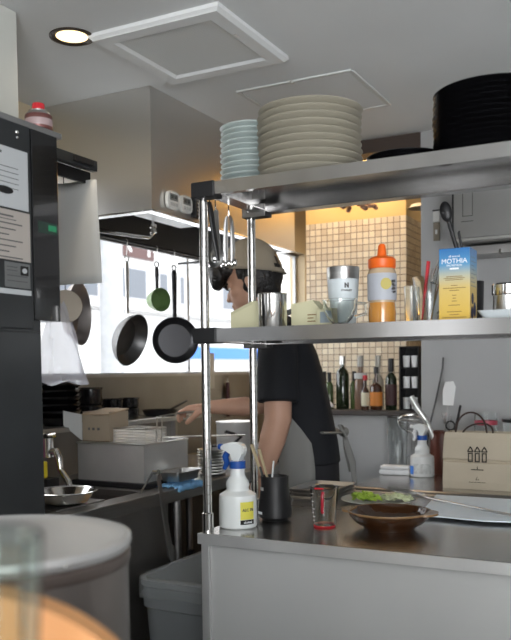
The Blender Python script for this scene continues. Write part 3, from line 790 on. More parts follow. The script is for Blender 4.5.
# hooks + tools hanging from the rack's left end
def hang(name, label, x, y, z0, build):
    tt = thing(name, label, 'utensil', (x, y, z0)); build(tt); return tt
def b1(tt):
    mk('handle', T([(0, 0, 0), (.003, 0, -.02), (.015, .003, -.11), (.024, .004, -.165)], [.008, .012, .011, .007], 10, .6), blackplastic, tt, True)
    mk('hook', T([(0, 0, .028), (0, 0, 0)], .002, 6), chrome, tt)
hang('black_scraper', 'black handled scraper hanging beside the front left post', -1.192, 2.005, 1.775, b1)
def b2(tt):
    bm = bmesh.new(); prism(bm, [(-.009, 0, .0), (.009, 0, 0), (.014, 0, -.115), (-.014, 0, -.115)], (0, .002, 0)); mk('handle', bm, steel, tt)
    bm = L([(.012, 0), (.024, .004), (.024, .010), (.012, .014)], (0, 0, 0), 24); bm.transform(Matrix.Translation((0, .002, -.140)) @ Matrix.Rotation(PI / 2, 4, 'X'))
    mk('wheel', bm, steel, tt, True)
    mk('hook', T([(0, 0, .028), (0, 0, 0)], .002, 6), chrome, tt)
hang('steel_peeler', 'steel tool with a round head hanging behind the black scraper', -1.196, 2.045, 1.760, b2)
def b3(tt):
    for s in (-1, 1):
        mk('arm', T([(s * .004, 0, 0), (s * .008, 0, -.008), (s * .011, 0, -.04), (s * .012, 0, -.10), (s * .010, 0, -.135)], [.005, .008, .010, .0115, .008], 8, .5), steel, tt, True)
    bm = bmesh.new()
    for k in range(5): ellipsoid(bm, (-.02 + .01 * k, 0, -.138 - .003 * (k % 2)), (.006, .008, .011), None, 10)
    mk('scalloped_tip', bm, chrome, tt, True)
    mk('hook', T([(0, 0, .03), (0, 0, 0)], .002, 6), chrome, tt)
hang('serving_tongs', 'steel serving tongs hanging just left of the rear post', -1.194, 2.118, 1.755, b3)

# ------------------------------------------------------------------ plates on the top shelf
def plate_mesh(r, h, m, name):
    return L([(0, .002), (r * .52, .002), (r * .53, 0), (r * .56, 0), (r * .60, .004), (r * .90, h * .78), (r * .985, h), (r, h + .0012), (r * .985, h + .0030), (r * .93, h + .0026), (r * .60, .009), (0, .008)], n=56)
def from_ends(k, n):
    if k == 0: return 'bottom one'
    if k == n - 1: return 'topmost'
    if k <= (n - 1) // 2: return ORD[k] + ' from the bottom'
    return ORD[n - 1 - k] + ' from the top'
def stack(name, label, n, r, h, step, x, y, m, group, cat='plate', z0=TS):
    proto = None
    for k in range(n):
        if proto is None:
            o = proto = mk(name, plate_mesh(r, h, m, name), m, None, True)
        else:
            o = proto.copy(); C.objects.link(o)
        o.location = (x + random.uniform(-.002, .002), y + random.uniform(-.002, .002), z0 + .0006 + k * step)
        o.rotation_euler = (0, 0, random.uniform(0, 6))
        tag(o, label + ', ' + from_ends(k, n), cat, group)
stack('dinner_plate', 'cream plate in the thick stack on the top shelf', 10, .143, .0195, .0188, -.916, 2.083, cream, 'cream plates stacked on the top shelf')
stack('side_plate', 'pale blue plate in the leftmost stack on the top shelf', 13, .092, .013, .0160, -1.155, 2.190, teal, 'pale blue plates stacked on the top shelf')
stack('black_plate', 'black plate in the tall right stack on the top shelf', 12, .145, .0130, .0132, -.425, 2.085, blackgloss, 'black plates stacked on the top shelf')
stack('serving_plate', 'flat black plate lying between the cream and the tall black stack', 4, .104, .016, .011, -.670, 2.155, blackgloss, 'flat black plates between the stacks')

# ------------------------------------------------------------------ middle shelf
ZS = MS + .0004
t = thing('paper_packet', 'folded cream paper packet at the left end of the middle shelf', 'packet', (-1.112, 2.07, ZS))
mk('body', P([(-.052, 0, 0), (.045, 0, 0), (.045, 0, .080), (.020, 0, .082), (-.052, 0, .052)], (0, .05, 0)), creampaper, t)
mk('fold', P([(-.052, -.0012, .052), (.020, -.0012, .082), (.018, -.0012, .072), (-.052, -.0012, .044)], (0, .001, 0)), mat('fold_paper', (.48, .46, .30), .8), t)
t = thing('steel_cup', 'straight stainless steel cup next to the cream packet', 'cup', (-1.017, 2.045, ZS))
mk('cup', L([(0, .0), (.038, .0), (.040, .003), (.0405, .094), (.042, .096), (.0395, .097), (.038, .09), (.037, .006), (0, .005)], n=48), chrome, t, True)
t = thing('card_box', 'cream card box with slanted lid behind the steel cup', 'box', (-.925, 2.10, ZS))
mk('carton', P([(-.06, 0, 0), (.030, 0, 0), (.030, 0, .048), (.005, 0, .078), (-.06, 0, .070)], (0, .05, 0)), creampaper, t)
bm = bmesh.new()
for k, l_ in enumerate((.024, .018, .026)): box(bm, -.01, -.01 + l_, -.0005, 0, .018 + k * .009, .021 + k * .009)
mk('printed_line', bm, mat('brown_ink', (.2, .12, .05), .7), t)
t = thing('small_carton', 'small low carton with grey blue label before the tiled column', 'box', (-.872, 2.07, ZS))
mk('carton', B(-.022, .022, 0, .04, 0, .050, .001), creampaper, t)
mk('label', B(-.012, .019, -.0008, 0, .012, .042), mat('greyblue_label', (.25, .30, .33), .7), t)

t = thing('tumbler', 'white insulated tumbler with steel rim behind a glass cup', 'tumbler', (-.848, 2.150, ZS))
mk('body', L([(0, 0), (.033, 0), (.035, .004), (.044, .13), (.044, .134)], n=48), mat('white_powder_coat', (.62, .68, .70), .4), t, True)
mk('steel_rim', L([(.044, .134), (.0445, .136), (.0455, .166), (.045, .168), (.043, .168), (.042, .134)], n=48), steel, t, True)
dirn = Vector((.848 * 1.0, -2.15, 0)).normalized()
nn = Vector((.56, -.83, 0)).normalized()
mk('logo_mark', P([Vector((0, 0, .115)) + nn * .0442 + Vector((-nn.y, nn.x, 0)) * a + Vector((0, 0, b)) for a, b in ((-.006, -.007), (-.002, -.007), (-.002, .001), (.003, -.007), (.006, -.007), (.006, .007), (.002, .007), (.002, 0), (-.003, .007), (-.006, .007))], nn * .0006), inkgrey, t)
text('lettering', 'STANLEY', .0075, Vector((0, 0, .101)) + nn * .0438, nn, inkgrey, t, depth=.002)
t = thing('glass_cup', 'clear low glass cup with handle in front of the tumbler', 'glass cup', (-.808, 2.025, ZS))
mk('bowl', L([(0, 0), (.018, 0), (.020, .004), (.034, .02), (.044, .045), (.0465, .068), (.0445, .069), (.042, .045), (.032, .023), (.018, .007), (0, .006)], n=48), glass, t, True)
mk('handle', T([(.043, .01, .058), (.066, .012, .056), (.068, .012, .030), (.038, .01, .022)], .004, 8), glass, t, True)

t = thing('honey_bottle', 'squeeze bottle of honey with orange nozzle cap and floral label', 'honey bottle', (-.702, 2.055, ZS))
mk('bottle', L([(0, 0), (.031, 0), (.035, .004), (.036, .03), (.033, .058), (.036, .066), (.037, .130), (.034, .140), (.030, .146), (0, .147)], n=40), mat('amber_bottle', (.72, .55, .36), .15, 0, trans=.35), t, True)
mk('honey_fill', L([(0, -.0), (.0315, 0), (.0355, .004), (.0365, .03), (.0335, .056), (0.0, .0565)], (0, 0, .0003), 40), mat('honey_amber', (.50, .22, .04), .12, coat=.6), t, True)
mk('cap', L([(0, .145), (.034, .145), (.036, .149), (.036, .168), (.030, .174), (.014, .177), (.012, .182), (.0095, .204), (.006, .209), (0, .210)], n=32), orange, t, True)
lab = mk('label', L([(.0372, .062), (.0377, .067), (.0382, .128), (.0372, .131)], n=40), mat('label_greyblue', (.40, .42, .46), .6), t, True)
d2 = Vector((.42, -.905, 0)).normalized(); r2 = Vector((-d2.y, d2.x, 0))
bm = bmesh.new(); prism(bm, [d2 * .0372 + r2 * .014 * math.cos(a) * 1 + r2 * .006 + Vector((0, 0, .103 + .015 * math.sin(a))) for a in [2 * PI * k / 20 for k in range(20)]], d2 * .0018)
mk('flower_mark', bm, mat('olive_yellow_ink', (.45, .38, .10), .6), lab)
text('lettering', 'は\nち\nみ\nつ', .009, d2 * .0348 + r2 * .0255 + Vector((0, 0, .095)), (d2 + r2 * .8).normalized(), inkgrey, lab, depth=.008)
bm = bmesh.new()
for k in range(7): ellipsoid(bm, (.030 * math.cos(k * .45 - 1.9), .030 * math.sin(k * .45 - 1.9), .062), (.004, .004, .005), None, 8)
mk('bead_ring', bm, mat('dark_foot', (.2, .14, .08), .5), t, True)

t = thing('spice_glass', 'narrow clear glass between the honey and the utensil jar', 'glass', (-.638, 2.10, ZS))
mk('glass', L([(0, 0), (.014, 0), (.016, .003), (.018, .10), (.0165, .10), (.014, .006), (0, .005)], n=28), glass, t, True)
t = thing('utensil_jar', 'flared clear glass jar holding whisks, spoons and a red handled tool', 'glass jar', (-.578, 2.055, ZS))
mk('jar', L([(0, 0), (.028, 0), (.030, .004), (.032, .06), (.040, .112), (.0425, .115), (.040, .1155), (.037, .11), (.029, .06), (.027, .007), (0, .006)], n=40), glass, t, True)
def stick(name, label, cat, m, base, tip, r, extra=None, group=None, rr=None):
    tt = thing(name, label, cat, base, 0, group)
    v = Vector(tip) - Vector(base)
    mk('handle', T([(0, 0, 0), v * .5, v], rr or [r, r, r], 8, .6), m, tt, True)
    if extra: extra(tt, v)
    return tt
jb = Vector((-.578, 2.055, ZS + .008))
def wires(tt, v):
    n = v.normalized(); s = n.cross(Vector((.4, -.9, 0))).normalized(); u = s.cross(n)
    for k in range(4):
        a = PI * k / 4; w_ = s * math.cos(a) + u * math.sin(a)
        pts = []
        for j in range(13):
            b = PI * j / 12; pts.append(v + n * .075 * (1 - abs(math.cos(b)) ** 1.0) * 1.0 + w_ * .017 * -math.cos(b) * (1 if abs(math.cos(b)) < .99 else .25))
        mk('wire', T(pts, .0011, 6), chrome, tt, True)
stick('whisk', 'small steel whisk standing in the utensil jar', 'whisk', chrome, jb + Vector((.008, -.004, 0)), jb + Vector((.020, .0, .09)), .003, wires)
def spoon(tt, v):
    n = v.normalized(); bm = bmesh.new(); M = n.to_track_quat('Z', 'Y').to_matrix()
    ellipsoid(bm, v + n * .02, (.012, .004, .022), M, 16); mk('bowl', bm, chrome, tt, True)
stick('spoon', 'steel spoon leaning right in the utensil jar', 'spoon', chrome, jb + Vector((.0, .012, 0)), jb + Vector((.032, .016, .125)), .003, spoon)
stick('red_spatula', 'red handled tool standing left in the utensil jar', 'utensil', redpl, jb + Vector((-.018, .0, 0)), jb + Vector((-.002, .005, .148)), .007, rr=[.0035, .007, .008])
stick('peeler', 'thin pale utensil behind the red handle in the jar', 'utensil', steel, jb + Vector((-.008, .016, 0)), jb + Vector((.004, .02, .13)), .005)

# blue / yellow carton
t = thing('tall_carton', 'tall blue and yellow printed carton in the middle of the shelf', 'carton', (-.503, 2.052, ZS))
gm2 = bpy.data.materials.new('blue_yellow_print'); gm2.use_nodes = True; nt = gm2.node_tree
tc = nt.nodes.new('ShaderNodeTexCoord'); sp = nt.nodes.new('ShaderNodeSeparateXYZ'); nt.links.new(tc.outputs['Object'], sp.inputs[0])
mr = nt.nodes.new('ShaderNodeMath'); mr.operation = 'DIVIDE'; mr.inputs[1].default_value = .178; nt.links.new(sp.outputs[2], mr.inputs[0])
cr = nt.nodes.new('ShaderNodeValToRGB'); nt.links.new(mr.outputs[0], cr.inputs[0])
e = cr.color_ramp.elements; e[0].position = .0; e[0].color = (.62, .40, .05, 1); e[1].position = 1.0; e[1].color = (.02, .14, .38, 1)
x = e.new(.45); x.color = (.62, .46, .14, 1); x = e.new(.62); x.color = (.45, .45, .33, 1); x = e.new(.78); x.color = (.08, .28, .50, 1)
nt.links.new(cr.outputs[0], nt.nodes['Principled BSDF'].inputs['Base Color']); nt.nodes['Principled BSDF'].inputs['Roughness'].default_value = .35
mk('carton', B(-.038, .038, -.038, .038, 0, .178, .001), gm2, t)
fy = -.0384
text('title', 'MOTHIA', .0165, (0, fy, .146), (0, -1, 0), inkwhite, t)
text('small_print', 'all natural', .007, (0, fy, .158), (0, -1, 0), inkwhite, t)
text('small_print', 'SAUVIGNON', .0065, (0, fy, .136), (0, -1, 0), inkwhite, t)
mk('white_bar', B(-.011, .011, -.0388, -.038, .126, .130), inkwhite, t)
bri = mat('brown_print', (.22, .14, .04), .6)
bm = bmesh.new()
for zz, hw in ((.108, .020), (.104, .026), (.1, .022), (.086, .008), (.080, .028), (.074, .012), (.062, .005), (.055, .004), (.048, .006), (.038, .014), (.022, .018), (.015, .012), (.008, .03)):
    box(bm, -hw, hw, -.0388, -.038, zz, zz + .0016)
mk('printed_line', bm, bri, t)
bm = bmesh.new()
ellipsoid(bm, (.0384, -.01, .055), (.001, .012, .014)); ellipsoid(bm, (.0384, .012, .030), (.001, .014, .018)); ellipsoid(bm, (.0384, -.015, .02), (.001, .012, .016))
mk('side_picture', bm, mat('dark_blue_ink', (.015, .02, .07), .5), t)
bm = bmesh.new()
for k in range(8): box(bm, .038, .0386, -.024, .024 - .01 * (k % 3), .085 + k * .010, .0865 + k * .010)
mk('side_print', bm, mat('pale_blue_ink', (.2, .25, .3), .6), t)

t = thing('utensil_pot', 'small black pot behind the blue and yellow carton', 'pot', (-.500, 2.175, ZS))
mk('pot', L([(0, 0), (.032, 0), (.034, .11), (.031, .11), (.029, .006), (0, .005)], n=28), blackplastic, t, True)
t = thing('black_ladle', 'black ladle rising high behind the blue and yellow carton', 'ladle', (-.500, 2.175, ZS + .008))
mk('stem', T([(0.0, 0, 0), (-.030, 0, .17), (-.058, 0, .265)], [.0045, .005, .006], 10), blackplastic, t, True)
bm = bmesh.new(); ellipsoid(bm, (-.064, -.004, .290), (.016, .012, .028), Matrix.Rotation(-.22, 3, 'Y'), 20); mk('scoop', bm, blackplastic, t, True)
text('mark', '= =', .012, (-.063, -.0165, .285), (0, -1, 0), inkgrey, t)
t = thing('black_tongs', 'thin black utensil leaning next to the black ladle', 'utensil', (-.505, 2.185, ZS + .008))
mk('stem', T([(-.012, 0, 0), (-.012, 0.004, .15), (-.030, .005, .235), (-.028, .005, .24)], [.003, .0035, .0035, .002], 8), blackplastic, t, True)

t = thing('steel_canister', 'short steel canister with lid right of the blue carton', 'canister', (-.400, 2.135, ZS + .0))
mk('body', L([(0, 0), (.033, 0), (.034, .003), (.034, .066), (0, .066)], n=40), steel, t, True)
mk('lid', L([(0, .066), (.036, .066), (.0375, .070), (.0375, .092), (.034, .096), (0, .097)], n=40), chrome, t, True)
t = thing('shallow_tray', 'shallow pale tray with flared sides in front of the steel canister', 'tray', (-.37, 2.02, ZS))
bm = bmesh.new(); rings(bm, [rrect(0, 0, .055, .045, 0), rrect(0, 0, .070, .058, .020), rrect(0, 0, .067, .055, .020), rrect(0, 0, .053, .043, .003)])
mk('tray', bm, mat('pale_tray', (.55, .60, .62), .3), t, True)
t = thing('black_bottle', 'black bottle with white cap at the right edge of the middle shelf', 'bottle', (-.318, 2.155, ZS))
mk('body', L([(0, 0), (.034, 0), (.035, .004), (.035, .145), (.032, .150), (0, .150)], n=36), blackgloss, t, True)
mk('cap', L([(0, .150), (.034, .150), (.035, .153), (.035, .178), (.033, .18), (0, .18)], n=36), white, t, True)
bm = bmesh.new()
for k in range(9): box(bm, -.034, -.020, -.031, -.0285, .02 + k * .013, .024 + k * .013)
mk('label_text', bm, mat('tan_ink', (.45, .38, .25), .6), t)

# ------------------------------------------------------------------ on the pass counter
def spray(name, label, loc, rz, s, m, yel=True):
    tt = thing(name, label, 'spray bottle', loc, rz)
    mk('bottle', L([(0, 0), (.050 * s, 0), (.054 * s, .004 * s), (.055 * s, .010 * s), (.055 * s, .082 * s), (.053 * s, .094 * s), (.034 * s, .106 * s), (.032 * s, .112 * s), (.034 * s, .120 * s), (.032 * s, .132 * s), (.025 * s, .141 * s), (.021 * s, .150 * s), (.020 * s, .175 * s), (0, .175 * s)], n=44), m, tt, True)
    mk('collar', L([(0, .169 * s), (.0235 * s, .169 * s), (.0235 * s, .190 * s), (.015 * s, .190 * s), (0, .190 * s)], n=28), bluepl, tt, True)
    bm = bmesh.new()
    prism(bm, [(x * s, -.015 * s, z * s) for x, z in ((-.050, .222), (-.048, .234), (-.02, .243), (.01, .242), (.024, .232), (.026, .214), (.016, .205), (.012, .190), (-.012, .190), (-.014, .212), (-.03, .218))], (0, .030 * s, 0))
    bmesh.ops.bevel(bm, geom=bm.edges[:], offset=.003 * s, segments=2, affect='EDGES')
    mk('spray_head', bm, m, tt, True)
    mk('nozzle', T([(-.050 * s, 0, .229 * s), (-.060 * s, 0, .229 * s)], .009 * s, 14), bluepl if yel else white, tt, True)
    mk('trigger', T([(-.030 * s, 0, .218 * s), (-.040 * s, 0, .200 * s), (-.034 * s, 0, .182 * s), (-.044 * s, 0, .165 * s)], [.009 * s, .010 * s, .009 * s, .006 * s], 10), bluepl if yel else white, tt, True)
    return tt
t = spray('spray_bottle', 'large white spray bottle with blue trigger beside the rack post', (-1.137, 2.050, NZ + .0005), 0.0, 1.0, whitebottle)
def curved_patch(rad, a0, a1, z0, z1, n=10, th_=.0006):
    bm = bmesh.new(); lo, hi = [], []
    for k in range(n + 1):
        a = a0 + (a1 - a0) * k / n
        lo.append(bm.verts.new((rad * math.cos(a), rad * math.sin(a), z0))); hi.append(bm.verts.new((rad * math.cos(a), rad * math.sin(a), z1)))
    for k in range(n): bm.faces.new((lo[k], lo[k + 1], hi[k + 1], hi[k]))
    return bm
lb = mk('label', curved_patch(.0556, -.95, -.15, .028, .078), mat('yellow_label', (.72, .66, .10), .5), t, True)
mk('label_band', curved_patch(.0558, -.95, -.15, .014, .027), inkblack, lb, True)
dd = Vector((math.cos(-.55), math.sin(-.55), 0)); text('label_mark', 'ALC 78', .011, dd * .0562 + Vector((0, 0, .055)), dd, inkgrey, lb, depth=.002)
dd = Vector((math.cos(-.55), math.sin(-.55), 0)); text('label_mark', 'alcohol', .009, dd * .0564 + Vector((0, 0, .0205)), dd, inkwhite, lb, depth=.002)

t = thing('utensil_cup', 'black tapered plastic cup holding brushes and pens', 'utensil cup', (-1.090, 2.195, NZ + .0005))
mk('cup', L([(0, 0), (.038, 0), (.040, .004), (.049, .010), (.051, .03), (.041, .10), (.042, .132), (.0395, .132), (.038, .10), (.047, .03), (.03, .008), (0, .007)], n=40), blackplastic, t, True)
dd = Vector((.3, -.95, 0)).normalized()
mk('white_tag', curved_patch(.0515, -2.55, -1.95, .020, .028), inkwhite, t, True)
mk('white_tag', curved_patch(.0435, -2.6, -2.0, .090, .100), papergrey, t, True)
cb_ = Vector((-1.098, 2.195, NZ + .010))
def bristle(col):
    def f(tt, v):
        n = v.normalized(); mk('bristles', T([v, v + n * .03], [.008, .010], 8, .5), mat('bristle_' + col, (.35, .30, .2), .8), tt, True)
    return f
stick('bamboo_brush', 'flat bamboo brush leaning left in the black cup, the taller one', 'brush', bamboo, cb_ + Vector((.01, 0, 0)), cb_ + Vector((-.068, -.004, .215)), .006, rr=[.004, .005, .008])
stick('bamboo_stick', 'bamboo stick leaning left in the black cup, the shorter one', 'brush', bamboo, cb_ + Vector((.014, .012, 0)), cb_ + Vector((-.050, .010, .200)), .006, rr=[.004, .005, .007])
stick('thermometer', 'slim white thermometer standing in the black cup', 'thermometer', white, cb_ + Vector((-.01, -.006, 0)), cb_ + Vector((.010, -.01, .168)), .004)
stick('black_pen', 'black pen leaning left in the black cup', 'pen', blackplastic, cb_ + Vector((.012, -.01, 0)), cb_ + Vector((-.032, -.018, .150)), .005)

t = thing('measuring_cup', 'clear measuring cup with red markings and handle', 'measuring cup', (-.912, 2.155, NZ + .0005))
mk('cup', L([(0, .003), (.028, .003), (.031, .006), (.0415, .112), (.044, .114), (.0415, .1155), (.039, .112), (.029, .008), (0, .007)], n=44), clearpl, t, True)
mk('base_ring', L([(.026, 0), (.0300, 0), (.0318, .003), (.0305, .0045), (.026, .002)], n=40), redpl, t, True)
bm = bmesh.new()
tube(bm, [(.012, -.037, .104), (.012, -.042, .095), (.010, -.040, .05), (.010, -.036, .045)], .0045, 10)
mk('handle', bm, mat('red_translucent', (.45, .02, .04), .2, 0, trans=.3), t, True)
mk('rim_mark', T([(-.012, -.040, .113), (0, -.042, .114), (.014, -.040, .113)], .003, 8), redpl, t, True)
bm = bmesh.new()
for k in range(8):
    z0 = .02 + .011 * k; rr = .0305 + .0102 * z0 / .11
    a0 = -2.35
    tube(bm, [((rr + .001) * math.cos(a0 + .1 * j), (rr + .001) * math.sin(a0 + .1 * j), z0) for j in range(2 + k % 2 * 2)], .0008, 5)
mk('scale_mark', bm, inkwhite, t)

# gratin dish
t = thing('gratin_dish', 'round brown glazed gratin dish with two flat handles', 'dish', (-.735, 2.205, NZ + .0005), .05)
t.scale = (1.10, 1.10, 1.06)
mk('dish', L([(0, .003), (.056, .003), (.058, 0), (.064, 0), (.068, .006), (.088, .018), (.101, .034), (.106, .046), (.102, .0475), (.096, .034), (.082, .021), (.060, .010), (0, .008)], n=56), brownglaze, t, True)
mk('rim', L([(.1035, .042), (.1075, .0455), (.1065, .0485), (.102, .0485)], n=56), brownrim, t, True)
for s in (-1, 1):
    pts = [(s * (.096 + .030 * math.sin(PI * k / 10)), .042 * math.cos(PI * k / 10), .0425) for k in range(11)]
    mk('handle', P(pts, (0, 0, .0055)), brownrim, t, True)

# plate with salad
t = thing('oval_plate', 'pale speckled plate carrying lettuce behind the gratin dish', 'plate', (-.905, 2.600, .8505))
mk('plate', plate_mesh(.125, .014, None, ''), mat('grey_plate', (.40, .41, .40), .25), t, True)
random.seed(11)
def salad(name, label, col, cx, cy, n, spread, sz, zb):
    bm = bmesh.new()
    for k in range(n):
        a = random.uniform(0, 2 * PI); r_ = random.uniform(0, spread)
        x, y = cx + r_ * math.cos(a), cy + r_ * .7 * math.sin(a)
        M = Matrix.Rotation(random.uniform(-.7, .7), 3, 'X') @ Matrix.Rotation(random.uniform(-.6, .6), 3, 'Y') @ Matrix.Rotation(random.uniform(0, 3), 3, 'Z')
        ellipsoid(bm, (x, y, zb + random.uniform(.002, .018) * (1 - r_ / spread * .6)), (sz * random.uniform(.7, 1.2), sz * .7, .003), M, 10)
    for v in bm.verts: v.co.z += .003 * math.sin(v.co.x * 300) * math.cos(v.co.y * 260)
    o = mk(name, bm, mat(name + '_m', col, .5, var=.35, vscale=25), None, True); o['kind'] = 'stuff'
    return tag(o, label, 'food')
salad('lettuce', 'green lettuce leaves on the left of the plate', (.28, .42, .05), -.945, 2.58, 34, .05, .018, .868)
salad('sliced_onion', 'pale sliced vegetables on the right of the plate', (.55, .60, .38), -.845, 2.61, 34, .05, .017, .868)

# spread sheet + long spatula + folded stack at the back
bm = bmesh.new()
random.seed(5)
N = 30
top_ = [(-.76 + .96 * k / N, 2.79, 0) for k in range(N + 1)]
bot_ = [(-.70 + .96 * k / N, 2.37 + .004 * random.uniform(-1, 1) + .006 * math.sin(k * .9), 0) for k in range(N + 1)]
prism(bm, [(x, y, .8590) for x, y, z in bot_] + [(x, y, .8590) for x, y, z in top_[::-1]], (0, 0, .003))
tag(mk('wax_paper', bm, mat('bluewhite_paper', (.74, .83, .90), .5)), 'wide blue white paper sheet with a ragged edge spread on the worktable', 'paper sheet')
t = thing('turner', 'long steel turner lying across the blue white sheet', 'spatula')
mk('blade', P([(-.95, 2.745, .880), (-.91, 2.775, .880), (-.765, 2.67, .880), (-.80, 2.63, .880)], (0, 0, .002)), chrome, t)
mk('shaft', T([(-.785, 2.648, .882), (-.73, 2.58, .882), (-.36, 2.37, .872)], [.005, .0045, .004], 10), steel, t, True)
mk('grip', T([(-.36, 2.37, .872), (-.18, 2.27, .868)], [.007, .009], 10), blackplastic, t, True)
for k, (a, hgt) in enumerate(((0, .0), (.006, .012), (.012, .024))):
    tt = thing('baking_tray', ['steel baking tray, lowest of the pile behind the black cup', 'steel baking tray, middle of the pile behind the black cup', 'steel baking tray, topmost of the pile behind the black cup'][k], 'tray', (-1.13, 2.66, .8505 + hgt), 0, 'steel trays piled behind the black cup')
    bm = bmesh.new(); rings(bm, [rrect(0, 0, .070, .11 - a * .3, 0, 32, .12), rrect(0, 0, .082, .122 - a * .3, .016, 32, .12), rrect(0, 0, .079, .119 - a * .3, .016, 32, .12), rrect(0, 0, .068, .108 - a * .3, .002, 32, .12)])
    mk('tray', bm, steel_dull, tt, True)

# ------------------------------------------------------------------ back table and its things
TZ = .82
t = thing('back_table', 'steel table against the grey rear wall, rolled front edge', 'work table')
mk('worktop', B(-1.205, .60, 3.12, 3.77, .79, TZ, .002), steel_top, t)
mk('front_edge', T([(-1.205, 3.115, TZ - .018), (.60, 3.115, TZ - .018)], .022, 16), mat('dark_edge_steel', (.20, .20, .20), .3, .9), t, True)
for x in (-1.18, .56):
    for y in (3.14, 3.73): mk('leg', B(x - .02, x + .02, y - .02, y + .02, 0, .79), steel_dull, t)
mk('undershelf', B(-1.18, .54, 3.13, 3.74, .3, .32), steel_dull, t)
TZ += .0005
spray('spray_bottle', 'white spray bottle with blue collar on the back table', (-1.030, 3.55, TZ), -.2, .96, mat('white_bottle_bright', (.68, .70, .70), .4), False)
lo = bpy.data.objects['spray_bottle.001']
l2 = mk('label', curved_patch(.0536, -1.9, -.3, .015, .06), mat('printed_label', (.55, .58, .58), .5, var=.3, vscale=60), lo, True)
mk('label_mark', curved_patch(.0539, -2.5, -1.85, .012, .05), mat('blue_label', (.05, .2, .65), .5), lo, True)
bm = bmesh.new(); box(bm, -.07, .07, -.03, .03, 0, .024, .008); box(bm, -.066, .068, -.028, .028, .024, .042, .008)
o = mk('folded_towel', bm, whitecloth, None, True, (-1.158, 3.565, TZ), .1); tag(o, 'folded white towel left of the rear spray bottle', 'towel')
t = thing('glass_pitcher', 'tall clear measuring pitcher against the low grey wall', 'pitcher', (-1.185, 3.685, TZ))
mk('pitcher', L([(0, 0), (.038, 0), (.040, .004), (.048, .25), (.052, .256), (.048, .257), (.0455, .25), (.037, .007), (0, .006)], n=40), clearpl, t, True)
mk('handle', T([(.045, 0, .22), (.075, 0, .21), (.072, 0, .10), (.042, 0, .07)], .006, 10), clearpl, t, True)
t = thing('brown_jar', 'reddish brown crock holding kitchen tools behind the spray bottle', 'crock', (-.975, 3.675, TZ))
mk('jar', L([(0, 0), (.048, 0), (.052, .01), (.052, .16), (.046, .18), (.049, .195), (.044, .195), (.042, .18), (.046, .16), (.046, .012), (0, .01)], n=36), mat('red_brown_clay', (.12, .035, .022), .35), t, True)
jb = Vector((-.975, 3.675, TZ + .012))
def bigwhisk(tt, v):
    n = v.normalized(); s = n.cross(Vector((.3, -.95, 0))).normalized(); u = s.cross(n)
    for k in range(5):
        a = PI * k / 5; w_ = s * math.cos(a) + u * math.sin(a)
        pts = [v + n * .13 * math.sin(PI * j / 14) ** .8 - w_ * .036 * math.cos(PI * j / 14) * min(1, .2 + 3 * math.sin(PI * j / 14)) for j in range(15)]
        mk('wire', T(pts, .0016, 6), chrome, tt, True)
t = thing('balloon_whisk', 'large wire whisk lying over the crock with its head to the left', 'whisk', (-1.045, 3.63, 1.03))
mk('handle', T([(.055, .02, -.085), (.010, .01, .030), (-.028, .0, .085), (-.062, .0, .140)], [.012, .013, .015, .017], 12), mat('pale_metal_handle', (.68, .68, .66), .3, .6), t, True)
v0 = Vector((.02, -.01, -.07)); bigw = thing
def loopwire():
    ps = []
    base = Vector((.022, .0, .010)); ax = Vector((-.13, -.02, .02)).normalized(); s0 = Vector((0.05, .0, 1)).normalized(); u0 = ax.cross(s0)
    for k in range(5):
        a = PI * k / 5; w_ = s0 * math.cos(a) + u0 * math.sin(a)
        mk('wire', T([base + ax * .14 * math.sin(PI * j / 14) ** .8 - w_ * .052 * math.cos(PI * j / 14) * min(1, .25 + 3 * math.sin(PI * j / 14)) for j in range(15)], .0018, 6), chrome, t, True)
loopwire()
def paddle(tt, v):
    n = v.normalized(); s = n.cross(Vector((.3, -.95, 0))).normalized()
    mk('blade', P([v - s * .022, v + s * .024, v + s * .030 + n * .085, v + s * .018 + n * .110, v - s * .016 + n * .105, v - s * .026 + n * .07], Vector((.3, -.95, 0)) * .006), white, tt)
stick('rubber_spatula', 'white rubber spatula standing tall behind the paper bag', 'spatula', mat('grey_handle', (.45, .45, .45), .4), jb + Vector((.01, 0, 0)), jb + Vector((.030, -.01, .30)), .007, paddle)
stick('black_tool', 'black handled tool beside the white rubber spatula', 'utensil', blackplastic, jb + Vector((.02, .01, 0)), jb + Vector((.085, .0, .300)), .012, rr=[.006, .013, .009])
def ringend(tt, v):
    mk('ring', T([v + Vector((.02 * math.cos(a), 0, .02 * math.sin(a) - .045)) for a in [2 * PI * k / 14 for k in range(15)]], .004, 8), blackplastic, tt, True)
stick('scissors', 'black ringed scissors in front of the white spatula', 'scissors', steel, jb + Vector((0, -.02, 0)), jb + Vector((.048, -.034, .255)), .005, ringend)
def forkend(tt, v):
    bm = bmesh.new()
    for k in (-1.5, -.5, .5, 1.5): tube(bm, [v + Vector((k * .004, 0, 0)), v + Vector((k * .009, 0, .05))], .002, 6)
    mk('tines', bm, chrome, tt)
stick('fork', 'steel fork standing left of the white spatula', 'fork', steel, jb + Vector((-.01, .015, 0)), jb + Vector((.012, .012, .215)), .004, forkend)

